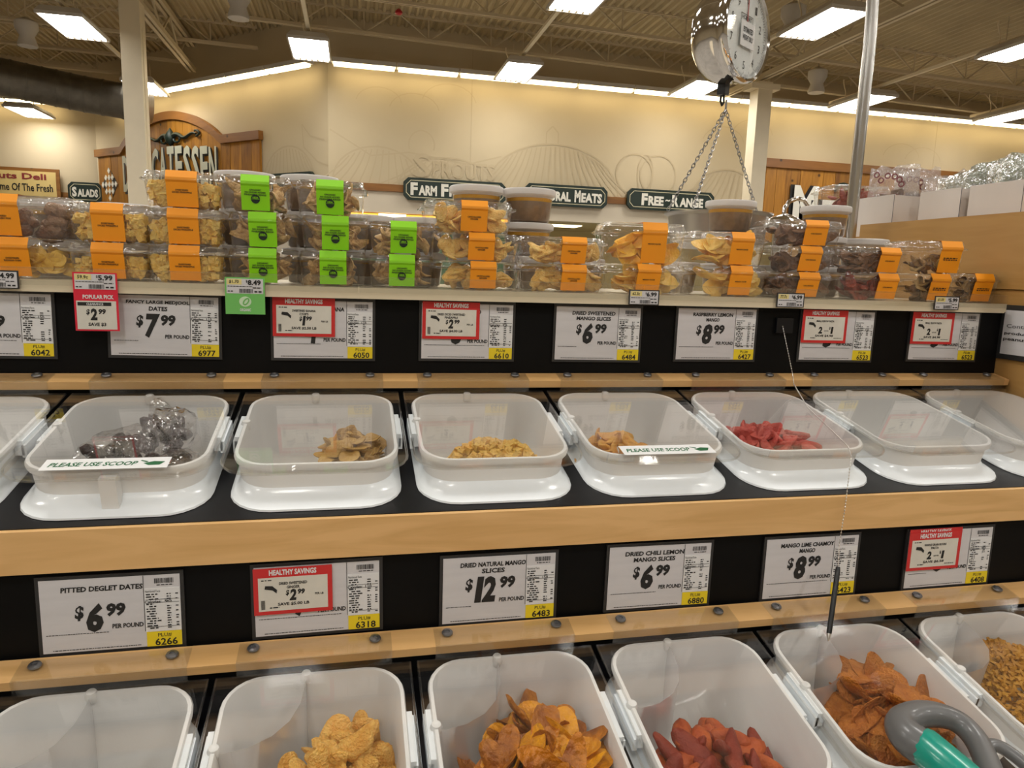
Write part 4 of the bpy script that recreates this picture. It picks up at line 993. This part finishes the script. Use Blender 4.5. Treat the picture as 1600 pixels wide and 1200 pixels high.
def band_text(m, lines, off, w, d, h, tw, th, z0, step):
    i = .13
    for k, t in enumerate(lines):
        z = z0-step*k; t2 = MB()
        if t.startswith('#'): dashes(t2, off-tw/2, off+tw/2, -th/2, th*.8, 0, k+3)
        else: t2.text(t, off, 0, tw*min(1, .055*len(t)+.12), th, 0, bold=.03)
        y = lambda zz: d*.03-.003 + (d*i*.8-d*.03)*(h*.70-zz)/(h*.70-.004) - .0012
        m.add([(a, y(z+c), z+c) for a, b_, c in t2.v], t2.f)
FILL = {'pine': (V_dicep, 330, 'pale pineapple dice', 'pineapple_dice', 1.3, .0), 'bana': (V_banb, 26, 'golden banana chip', 'banana_chip', .8, 0), 'fig': (V_fig, 11, 'wrinkled brown dried fig', 'dried_fig', .5, 0), 'ring': (V_ring, 26, 'golden dried fruit piece', 'dried_fruit', .9, 0),
        'ging': (V_ginp, 34, 'pale crystallized ginger slice', 'ginger_slice', .5, 0), 'gingy': (V_ginp, 30, 'yellow crystallized ginger slice', 'ginger_slice', .6, 0), 'mang': (V_many, 24, 'yellow mango slice', 'mango_slice', .6, 0), 'manp': (V_manp, 22, 'pale yellow mango slice', 'mango_slice', .5, 0),
        'jerk': (V_jer, 26, 'brown chili mango slice', 'mango_slice', .5, 0), 'red': (V_red, 24, 'red chili mango slice', 'mango_slice', .4, 0), 'appl': (V_apl, 26, 'brown dried fruit slice', 'dried_fruit', .6, 0), 'beef': (V_red, 24, 'reddish dried slice', 'dried_fruit', .5, 0)}
ORG = ('ORGANIC', 'NO SUGAR ADDED', 'PINEAPPLE RINGS')
n_ = 16; RING = [(math.cos(2*PI*k/n_), math.sin(2*PI*k/n_)) for k in range(n_)]
def pack(x, y, z, w, d, h, band, fill, lines, lab, off=0.0, rz=0.0, where='', fillh=.62, bw=.056):
    o = thing('clamshell_pack', lab, 'container', (x-off, y, z), (0, 0, rz), 'clamshell packs on the top shelf')
    t, l_ = pack_meshes(w, d, h); place('tub', t, o); place('lid', l_, o)
    place('glint_bead', bead_mesh(w, d, h), o)
    if band:
        b = band_mesh(w, d, h, bw, None, off).build('label_band', M_lime if band == 'g' else M_orange, o)
        m = MB()
        if band == 'g':
            band_text(m, lines, off, w, d, h, bw*.82, .0032, h*.60, .0045); m.build('band_lettering', M_ink, b)
            zc = h*.36; i = .13; yy = lambda zz: d*.03-.003+(d*i*.8-d*.03)*(h*.70-zz)/(h*.70-.004)-.0014
            s = MB(); s.add([(off+.0085*a, yy(zc+.0085*c_), zc+.0085*c_) for a, c_ in RING], [tuple(range(n_))]); s.build('organic_seal', M_sgreen, b)
            s2 = MB(); t2 = MB().text('USDA', off, zc+.0026, .0105, .0036, 0, bold=.03); s2.add([(a, yy(c_)-.0005, c_) for a, _, c_ in t2.v], t2.f); s2.add([(off-.0078, yy(zc)-.0005, zc-.0004), (off+.0078, yy(zc)-.0005, zc-.0004), (off+.0078, yy(zc)-.0005, zc+.0001), (off-.0078, yy(zc)-.0005, zc+.0001)], [(0, 1, 2, 3)]); s2.build('seal_lettering', M_lime, b)
        else:
            band_text(m, lines, off, w, d, h, bw*.66, .0030, h*.50, .0043); m.build('band_lettering', M_ink, b)
    vs_, cnt, what, nm, tl, _ = FILL[fill]
    fr = Matrix.Translation((x-off, y, z)) @ Matrix.Rotation(rz, 4, 'Z'); r = random.Random(int(abs(x)*1000)+int(z*1000)); pts = []
    big = max(max(abs(c) for c in v.co) for v in vs_[0].vertices) if False else .018
    for k in range(cnt):
        u = r.random(); zz = .010+u*(h*fillh-.012); s = .85+.07*zz/h
        mg = {'pine': .008, 'mang': .030, 'manp': .028, 'jerk': .026, 'red': .028, 'fig': .028}.get(fill, .022); mx = max(.008, w/2*s-mg); y0 = d*.13+(.005 if fill == 'pine' else .029 if fill in ('ring', 'fig') else .022); y1 = d*.87-.020
        yv = y0+(y1-y0)*abs(r.random()**2.2)
        pts.append(Vector((r.uniform(-mx, mx)+(.012 if x > .4 else 0), yv, zz)))
    if fill == 'pine': scatter_stuff('diced_pineapple', vs_, pts, M_pinep, r, 1.3, o); return
    stand = pts[::2] if fill not in ('fig', 'ring') else []; pts = [p for p in pts if p not in stand]
    for p in stand:
        M = fr @ Matrix.Translation((p.x, y0-.004+.010*r.random()-.05*max(0, p.z-.02), max(p.z, .018))) @ Matrix.Rotation(R_(78)+r.gauss(0, .22), 4, 'X') @ Matrix.Rotation(r.gauss(0, .25), 4, 'Y') @ Matrix.Rotation(r.gauss(0, .7), 4, 'Z') @ Matrix.Scale(r.uniform(.8, 1.0), 4)
        q3 = place(nm, r.choice(vs_)); q3.matrix_world = M; tag(q3, '%s in %s' % (what, where), 'fruit piece', 'pieces inside ' + where)
    drop(nm, vs_, fr, pts, '%s in %s' % (what, where), 'fruit piece', 'pieces inside ' + where, r, tl*.75, True, (.75, .98) if fill == 'ring' else (.9, 1.12))
Z0 = 1.5085; YF = 1.507
A = (.142, .128, .0705); B = (.20, .128, .0605)
P1 = ('SWEETENED', 'DICED PINEAPPLE')
pack(-.620, YF, Z0, .20, .13, .0745, 'o', 'bana', ('SWEETENED', 'BANANA CHIPS'), 'clamshell of banana chips at the left edge under the figs', -.02, 0, 'the banana chip pack')
pack(-.632, YF, Z0+.0745, .20, .13, .078, 'o', 'fig', ('DRIED', 'TURKISH FIGS'), 'clamshell of dried figs at the left edge', -.02, 0, 'the fig pack', .75)
pack(-.458, YF, Z0, .15, A[1], A[2], 'o', 'pine', P1, 'pineapple clamshell at the bottom of the two high stack', 0, .04, 'the lower pack of the two high pineapple stack', .6)
pack(-.455, YF, Z0+A[2], .15, A[1], .074, 'o', 'pine', P1, 'pineapple clamshell at the top of the two high stack', 0, .03, 'the upper pack of the two high pineapple stack', .72)
for k, (nm) in enumerate(('bottom', 'middle', 'top')): pack(-.322, YF, Z0+A[2]*k, .15, A[1], A[2], 'o', 'pine', P1, 'pineapple clamshell at the %s of the three high stack' % nm, 0, .02, 'the %s pack of the three high pineapple stack' % nm, .7)
for k, (nm) in enumerate(('bottom', 'middle', 'top')): pack((-.177, -.176, -.188)[k], YF, Z0+A[2]*k, A[0], A[1], A[2], 'g', 'ring', ORG, 'lime banded clamshell at the %s of the stack beside the pineapple' % nm, 0, (.0, -.02, .03)[k], 'the %s lime banded pack beside the pineapple' % nm, .68, .053)
for k, (nm) in enumerate(('bottom', 'middle', 'top')): pack((-.041, -.036, -.046)[k], YF, Z0+A[2]*k*.99, A[0], A[1], A[2], 'g', 'ring', ORG, 'lime banded clamshell at the %s of the second green stack' % nm, 0, (.0, .02, -.03)[k], 'the %s pack of the second green stack' % nm, .68, .053)
for k, (nm) in enumerate(('bottom', 'top')): pack((.098, .101)[k], YF, Z0+.068*k, A[0], A[1], .068, 'g', 'ring', ORG, 'lime banded clamshell at the %s of the two high green stack' % nm, 0, (.0, .02)[k], 'the %s pack of the two high green stack' % nm, .68, .053)
G1 = ('CRYSTALLIZED', 'GINGER')
for k, (nm) in enumerate(('bottom', 'middle', 'top')): pack((.270, .265, .248)[k], YF, Z0+.0595*k, B[0], B[1], (.0595, .0595, .066)[k], 'o', ('ging', 'ging', 'gingy')[k], G1, 'crystallized ginger clamshell at the %s of the three high stack' % nm, .01, (.0, .0, -.02)[k], 'the %s pack of the three high ginger stack' % nm, .7)
for k, (nm) in enumerate(('bottom', 'top')): pack((.472, .470)[k], YF, Z0+.0595*k, B[0], B[1], .0595, 'o', 'ging', G1, 'crystallized ginger clamshell at the %s of the two high stack' % nm, .02, 0, 'the %s pack of the two high ginger stack' % nm, .7)
MS = ('MANGO SLICES',)
pack(.648, YF, Z0, .20, .13, .066, 'o', 'manp', MS, 'mango clamshell at the bottom, under the brightest yellow slices', 0, 0, 'the lower pack of the first mango stack', .72)
pack(.655, YF, Z0+.066, .20, .13, .092, 'o', 'mang', MS, 'tall clamshell of bright yellow mango slices', .02, -.12, 'the tall bright yellow mango pack', .66)
pack(.876, YF, Z0, .20, .13, .070, 'o', 'manp', MS, 'mango clamshell below the one with the crumpled band', .02, 0, 'the lower pack of the second mango stack', .72)
pack(.873, YF, Z0+.070, .20, .13, .076, 'o', 'manp', MS, 'clamshell of pale mango slices in front of the scale pan', .03, -.03, 'the upper pack of the second mango stack', .72)
for k, (nm) in enumerate(('bottom', 'middle', 'top')): pack((1.054, 1.053, 1.060)[k], YF, Z0+.0605*k, .19, .13, .0605, 'o', 'jerk', ('CHILI MANGO',), 'brown chili mango clamshell at the %s of the three high stack' % nm, .02, (-.0, -.02, -.12)[k], 'the %s pack of the three high brown stack' % nm, .68)
pack(1.272, YF, Z0, .20, .13, .064, 'o', 'red', ('CHILI MANGO',), 'clamshell of red chili mango slices on the shelf', .05, 0, 'the red chili mango pack', .68)
pack(1.270, YF, Z0+.064, .20, .13, .062, 'o', 'jerk', ('CHILI MANGO',), 'clamshell of brown slices on top of the red chili mango', .05, 0, 'the brown pack above the red one', .68)
pack(1.422, YF, Z0, .125, .13, .068, 'o', 'appl', ('#', '#'), 'narrow clamshell under the topmost right hand pack', .01, 0, 'the narrow lower right pack', .68)
pack(1.440, YF, Z0+.068, .16, .13, .080, 'o', 'appl', ('#', '#'), 'clamshell of brown slices stacked nearest the wooden end panel', .03, -.10, 'the topmost pack by the wooden panel', .5)
pack(1.552, YF, Z0, .112, .13, .072, 'o', 'appl', ('#', '#'), 'last clamshell on the shelf against the wooden end panel', .0, 0, 'the last pack at the end panel', .68)

# ============================================================ nut butter tubs
TH_ = .0785; R0 = .050; R1 = .058
ME_t1 = MB().lathe([(R0-.004, .001), (R0, .004), (R1, TH_-.010)], 28, ends=(True, False)).mesh('tub_wall', M_tub, 60)
ME_t2 = MB().lathe([(R0-.006, .002), (R0-.0015, .005), (R0+.0035, .048)], 28).mesh('nut_butter', M_butter, 60)
ME_t3 = MB().lathe([(R0+.0036, .0482), (R0+.0045, .056)], 28).mesh('oil_layer', M_oil, 60)
ME_t4 = MB().lathe([(R1+.001, TH_-.017), (R1+.0055, TH_-.015), (R1+.006, TH_-.004), (R1+.004, TH_-.001), (R1-.004, TH_), (R1-.008, TH_-.003)], 32).mesh('tub_lid', M_tublid, 50)
def tub(x, y, lv, lab, z=None):
    o = thing('nut_butter_tub', lab, 'tub', (x, y, (Z0+TH_*lv) if z is None else z), (0, 0, x*9), 'nut butter tubs behind the clamshells')
    place('tub_wall', ME_t1, o); place('nut_butter', ME_t2, o); place('oil_layer', ME_t3, o); place('tub_lid', ME_t4, o)
YT = 1.706
cols = [(-.735, 2, 'at the far left edge'), (-.612, 2, 'behind the figs'), (-.482, 2, 'behind the two high pineapple stack'), (-.358, 2, 'behind the three high pineapple stack'), (-.232, 3, 'between the pineapple and the first green stack'), (-.095, 3, 'behind the second green stack'), (.030, 2, 'right of the second green stack'), (.150, 2, 'left of the three high ginger stack'),
        (.283, 3, 'directly behind the three high ginger stack'), (.410, 3, 'right of the three high ginger stack'), (.545, 1, 'behind the two high ginger stack'), (.80, 1, 'between the mango stacks'), (.940, 3, 'in front of the scale pan'), (1.09, 1, 'behind the brown chili mango'), (1.215, 3, 'beside the steel pole'), (1.345, 2, 'between the pole and the wooden panel')]
for x, n, wh in cols:
    for lv in range(n): tub(x, YT if n < 3 or lv < 2 else YT-.008, lv, 'nut butter tub %s, %s' % (wh, ('bottom one' if lv == 0 else 'topmost one' if lv == n-1 else 'middle one') if n > 1 else 'single'))

# ============================================================ hanging scale and its pole
SX, SY = 1.045, 1.95
pole = thing('scale_stand', 'stainless steel pole curving over to carry the hanging scale', 'stand', (1.487, 1.95, 0))
pts = [(0, 0, 1.508), (0, 0, 2.25), (-.004, 0, 2.36), (-.02, 0, 2.45), (-.07, 0, 2.53), (-.15, 0, 2.57), (-.25, 0, 2.575), (-.36, 0, 2.555), (SX-1.487, 0, 2.53)]
MB().tube(pts, .0175, 20).build('pole', M_steel, pole, 60)
MB().lathe([(.06, 1.508), (.06, 1.514), (.03, 1.520), (.024, 1.56)], 24).build('base_flange', M_steel, pole, 40)
MB().box(-.034, -.018, -.006, .006, 1.66, 1.78).build('side_clip', M_steel, pole)
sca = thing('hanging_scale', 'round chrome hanging produce scale with white dial', 'scale', (SX, SY, 2.225), (0, 0, R_(33)))
# dial faces local -y, turned to the right of the viewer
def ringy(r, y, n=40): return [(r*math.cos(2*PI*k/n), y, r*math.sin(2*PI*k/n)) for k in range(n)]
RD = .128
MB().loft([ringy(.02, .085), ringy(RD*.72, .080), ringy(RD*.90, .062), ringy(RD*.985, .03), ringy(RD, -.005), ringy(RD*1.0, -.022), ringy(RD*1.03, -.026), ringy(RD*1.03, -.042), ringy(RD*.985, -.050), ringy(RD*.93, -.046), ringy(RD*.92, -.038)], (True, False)).build('housing', M_chrome, sca, 50)
m = MB(); m.v = ringy(RD*.925, -.039); m.f = [tuple(range(39, -1, -1))]; m.f = [tuple(range(40))]; m.build('dial_face', M_dial, sca)
m = MB()
for k in range(10):
    a = PI/2-2*PI*k/10; m.text(str(k), RD*.66*math.cos(a), RD*.66*math.sin(a), .011, .021, -.0402, bold=.0)
m.build('numerals', M_ink, sca)
m = MB()
for k in range(100):
    a = 2*PI*k/100; r1, r2 = RD*.84, RD*(.90 if k % 5 else .79); t = .0007
    ca, sa = math.cos(a), math.sin(a)
    m.quad((r1*ca+t*sa, -.0402, r1*sa-t*ca), (r2*ca+t*sa, -.0402, r2*sa-t*ca), (r2*ca-t*sa, -.0402, r2*sa+t*ca), (r1*ca-t*sa, -.0402, r1*sa+t*ca))
m.build('dial_ticks', M_grey, sca)
p = [(-.034, .029), (.034, .029), (.034, .046), (-.034, .046)]; m = MB().ribbon(p+[p[0]], .0016, -.0402); m.text('HOBART', 0, .0375, .056, .011, -.0402, bold=.02); m.build('maker_plate', M_ink, sca)
MB().prism_y([(-.003, .0), (.003, .0), (.0012, RD*.80), (-.0012, RD*.80)], -.0425, -.0415).build('needle', M_needle, sca)
nt_ = MB().box(-.040, .040, -.046, -.0445, -.040, .026).build('paper_note', M_white, sca)
MB().text('ESTIMATED', 0, .004, .056, .0145, -.0468, .1, bold=.03).text('WEIGHT ONLY', 0, -.016, .060, .0145, -.0468, .1, bold=.03).build('note_lettering', M_ink, nt_)
m = MB(); m.v = ringy(RD*.93, -.048); m.f = [tuple(range(40))]; m.build('dial_glass', M_lid, sca)
MB().box(-.012, .012, .005, .03, -RD*1.06-.02, -RD*.95).build('hook_mount', M_iron, sca)
hk = [(0, .018, -RD*1.03-.015), (.008, .018, -RD*1.03-.028), (.010, .018, -RD*1.03-.042), (0, .018, -RD*1.03-.052), (-.010, .018, -RD*1.03-.042), (-.008, .018, -RD*1.03-.026)]
MB().tube(hk, .0035, 8).build('hook', M_iron, sca, 60)
MB().tube([(0, .02, RD*.95), (0, .02, RD*1.3), (0, .0, RD*1.9), (0, 0, .31)], .006, 8).build('top_hanger', M_iron, sca)
HP = Vector((SX, SY, 2.038))
pan = thing('scale_pan', 'round steel weighing pan hanging on chains behind the tubs', 'pan', (SX-.005, SY, 1.635), group=None)
MB().lathe([(.02, .0), (.10, .0), (.132, .012), (.142, .09), (.154, .096), (.155, .100), (.150, .1005), (.139, .094), (.129, .016), (.098, .004), (.02, .004)], 48).build('pan_bowl', M_pan, pan, 40)
m = MB().tube([(0, 0, .386), (0, 0, .418)], .003, 6); m.build('top_link', M_chain, pan)
def chain(a, b):
    a, b = Vector(a), Vector(b); L = (b-a).length; step = .0115; n = int(L/step); z = (b-a).normalized()
    x = z.cross(Vector((0, 1, 0))).normalized(); y = z.cross(x); m = MB()
    for k in range(n):
        c = a+z*step*(k+.5); s = (x if k % 2 else y)
        m.tube([c+z*(.0082*math.cos(t))+s*(.0046*math.sin(t)) for t in [2*PI*i/10 for i in range(10)]], .0013, 5, closed=True)
    return m
for a in (168, 215, 10):
    e = (.150*math.cos(R_(a)), .150*math.sin(R_(a)), .100); chain((0, 0, .392), e).build('chain', M_chain, pan, 60)
o = thing('chrome_dome', 'small chrome dome with an arched handle beside the scale pan', 'lid', (1.245, 1.93, 1.508), group=None)
MB().lathe([(.03, 0), (.03, .18), (.062, .185), (.058, .205), (.042, .222), (.02, .232), (.006, .236)], 28).build('dome', M_chrome, o, 50)
MB().tube([(-.002+.0, 0, .232), (-.002, 0, .252), (.012, 0, .272), (.036, 0, .282), (.060, 0, .278), (.078, 0, .258), (.082, 0, .236), (.082, 0, .05)], .0065, 10).build('arched_handle', M_chrome, o, 60)

# ============================================================ neighbouring rack with cartons and bags
nb = thing('neighbour_rack', 'low wooden rack beyond the end panel carrying cartons', 'display rack')
MB().box(1.632, 2.3, 1.2, 2.5, 1.68, 1.70).build('top_board', M_ply, nb); MB().box(1.632, 2.3, 1.22, 2.5, 0, 1.68).build('carcass', M_ply, nb)
def carton(x, y, w, d, h, lab, rz=0):
    o = thing('white_carton', lab, 'box', (x, y, 1.70), (0, 0, rz), 'white display cartons'); t = .004
    m = MB().box(0, w, 0, d, 0, t).box(0, t, 0, d, t, h).box(w-t, w, 0, d, t, h).box(t, w-t, d-t, d, t, h); m.build('carton_body', M_box, o)
    m = MB().box(t, w-t, 0, t, t, h*.98); m.build('front_flap', M_box, o)
    m = MB().box(-.0006, .0006, -.0006, .0006, t, h); m.build('corner_crease', M_grey, o)
carton(1.660, 1.985, .22, .16, .128, 'white carton nearest the steel pole', .0)
carton(1.660, 1.728, .22, .15, .122, 'white carton in the middle of the row')
carton(1.660, 1.535, .22, .165, .122, 'white carton nearest the right edge')
def snack_bag(x, y, z, w, h, rz, mat, sd, lab, prints=False, peak=0.0, cat='bag'):
    o = thing('snack_bag', lab, cat, (x, y, z), (0, 0, rz), 'bagged snacks in cartons')
    m = MB(); nx, nz = 9, 9; V_ = []
    for s in (-1, 1):
        for j in range(nz+1):
            for i in range(nx+1):
                u, v = i/nx*2-1, j/nz*2-1; puff = (1-u**4)*(1-abs(v)**3)
                V_.append((u*w/2*(1-.04*v), s*(.020*puff+.001)+.012*noise.noise(Vector((u*2, v*2, sd+s))), (v+1)*h/2+.02*noise.noise(Vector((u*3, sd, v*3)))*(1 if j == nz else .3)+peak*(u+1)/2*(v+1)/2))
    k = (nx+1)*(nz+1); F_ = []
    for j in range(nz):
        for i in range(nx): a = j*(nx+1)+i; F_.append((a, a+1, a+nx+2, a+nx+1)); F_.append((k+a, k+a+nx+1, k+a+nx+2, k+a+1))
    m.add(V_, F_); m.build('film', mat, o, 30)
    r = random.Random(sd)
    m = MB()
    for i in range(8):
        c = (r.uniform(-.35, .35)*w, r.uniform(-.006, .006), r.uniform(.15, .5)*h); L_ = .016
        m.add([(c[0]+L_*a*r.uniform(.7, 1.2), c[1]+L_*.5*b_, c[2]+L_*c_*r.uniform(.7, 1.2)) for a, b_, c_ in ((-1, -1, -1), (1, -1, -1), (1, 1, -1), (-1, 1, -1), (-1, -1, 1), (1, -1, 1), (1, 1, 1), (-1, 1, 1))], [(0,3,2,1),(4,5,6,7),(0,1,5,4),(1,2,6,5),(2,3,7,6),(3,0,4,7)])
    m.build('contents', M_jerky if prints else M_white, o)
    if prints:
        me = MB().ribbon([(.008*a, .008*b_) for a, b_ in RING+RING[:1]], .004, 0).mesh('printed_ring', pm('ring_print%d' % sd, (.22, .06, .06), .6))
        for cx, cz in ((-.03, .75), (-.01, .82), (.012, .80), (.028, .74), (.035, .66), (.02, .45), (-.045, .85)):
            place('printed_ring', me, o, (cx, -.026, cz*h))
    return o
snack_bag(1.73, 2.08, 1.745, .16, .185, R_(-62), M_bagw, 1, 'clear bag with dark red printed rings above the first carton', True)
snack_bag(1.80, 2.06, 1.745, .15, .175, R_(-70), M_bagw, 2, 'clear bag with red rings tucked behind the front one', True)
snack_bag(1.78, 1.91, 1.74, .14, .135, R_(-50), M_bagw, 3, 'crinkled clear bag between the first two cartons', False, .02)
snack_bag(1.72, 1.80, 1.74, .15, .120, R_(-80), M_foil, 4, 'shiny silver bag lying over the middle carton', False, .03)
snack_bag(1.76, 1.72, 1.74, .15, .150, R_(-75), M_foil, 5, 'shiny bag over the gap between the cartons', False, .02)
snack_bag(1.73, 1.60, 1.74, .17, .155, R_(-82), M_foil, 6, 'shiny greenish bag at the right edge above the last carton', False, .03)
snack_bag(1.79, 1.56, 1.74, .17, .175, R_(-82), M_foil, 8, 'tall shiny bag at the far right behind the last carton', False, .02)
for k, nm in enumerate(('lower', 'upper')):
    pack(1.76, 2.26, 1.70+.095*k, .24, .15, .095, None, 'beef', (), '%s clamshell of reddish slices behind the steel pole' % nm, 0, -.1, 'the %s clamshell behind the steel pole' % nm, .75)

# ============================================================ pen on a bead chain, scoop
o = thing('pen_on_chain', 'black pen hanging on a bead chain from the sign panel', 'pen')
MB().box(.966, 1.009, 1.489, 1.497, 1.427, 1.462).build('anchor_block', M_black, o)
cp = [(.981, 1.488, 1.443), (.984, 1.470, 1.40), (.992, 1.449, 1.336), (.985, 1.43, 1.315), (.958, 1.334, 1.2790), (.938, 1.23, 1.2570), (.921, 1.150, 1.2405), (.900, 1.112, 1.2315), (.893, 1.104, 1.21), (.889, 1.100, 1.141), (.877, 1.090, 1.07), (.862, 1.068, 1.036)]
cv = [Vector(c) for c in cp]; m = MB(); acc = 0; step = .0060
for a, b in zip(cv[:-1], cv[1:]):
    L_ = (b-a).length; t = acc
    while t < L_:
        p = a.lerp(b, t/L_); r = .0020
        m.add([p+Vector(v)*r for v in ((1,0,0),(0,1,0),(-1,0,0),(0,-1,0),(0,0,1),(0,0,-1))], [(0,1,4),(1,2,4),(2,3,4),(3,0,4),(1,0,5),(2,1,5),(3,2,5),(0,3,5)]); t += step
    acc = t-L_
m.build('bead_chain', M_ball, o, 180)
MB().tube(cv, .0005, 4).build('chain_core', M_ball, o)
pa, pb = Vector((.862, 1.068, 1.036)), Vector((.811, 1.010, .926)); dr = (pb-pa)
MB().tube([pa, pa+dr*.06, pa+dr*.88, pa+dr*.90], [.0035, .0045, .0045, .004], 12).build('pen_barrel', M_iron, o, 40)
MB().tube([pa+dr*.90, pa+dr*.97, pb], [.0038, .0022, .0006], 12).build('pen_tip', M_ball, o, 40)
fr = frame_of(bx(3), True)
sp = thing('food_scoop', 'scoop with teal grip and grey looped handle lying on the lower right lid', 'scoop'); sp.matrix_world = fr @ Matrix.Translation((.0, -.10, .034))
sp.matrix_world = fr @ Matrix.Translation((0, 0, .035))
def smooth_path(p, it=3):
    p = [Vector(a) for a in p]
    for _ in range(it):
        q2 = [p[0]]
        for a, b in zip(p[:-1], p[1:]): q2 += [a.lerp(b, .25), a.lerp(b, .75)]
        p = q2+[p[-1]]
    return p
lp = smooth_path([(-.055, -.150, 0), (-.068, -.126, 0), (-.060, -.102, .0), (-.025, -.090, 0), (.010, -.092, 0), (.042, -.106, -.004), (.048, -.136, -.008), (.030, -.174, -.008), (.005, -.215, -.006), (-.01, -.26, -.004)])
n = len(lp); MB().tube(lp, [.026-.009*min(1, max(0, (k/n-.12)/.4)) for k in range(n)], 16).build('handle_loop', M_gplast, sp, 60)
MB().tube([(-.058, -.140, .001), (-.055, -.146, .001), (-.045, -.185, .001), (-.030, -.250, .001), (-.026, -.27, .001)], [.0255, .028, .028, .028, .022], 12).build('grip', M_teal, sp, 35)
MB().tube(smooth_path([(.045, -.160, -.012), (.058, -.150, -.006), (.075, -.160, -.006), (.090, -.195, -.012), (.10, -.23, -.018)], 2), .0095, 10).build('guard_rod', M_gplast, sp, 60)
m = MB(); vv = []
for j in range(6):
    for i in range(9):
        a = R_(200+140*i/8); vv.append((-.02+.004*j+(.045-.004*j*0)*math.cos(a), -.265-.022*j, -.0+.028*math.sin(a)+.004))
m.add(vv, [(j*9+i, j*9+i+1, (j+1)*9+i+1, (j+1)*9+i) for j in range(5) for i in range(8)]); bl = m.build('scoop_blade', M_steel, sp, 60); md = bl.modifiers.new('t', 'SOLIDIFY'); md.thickness = .002
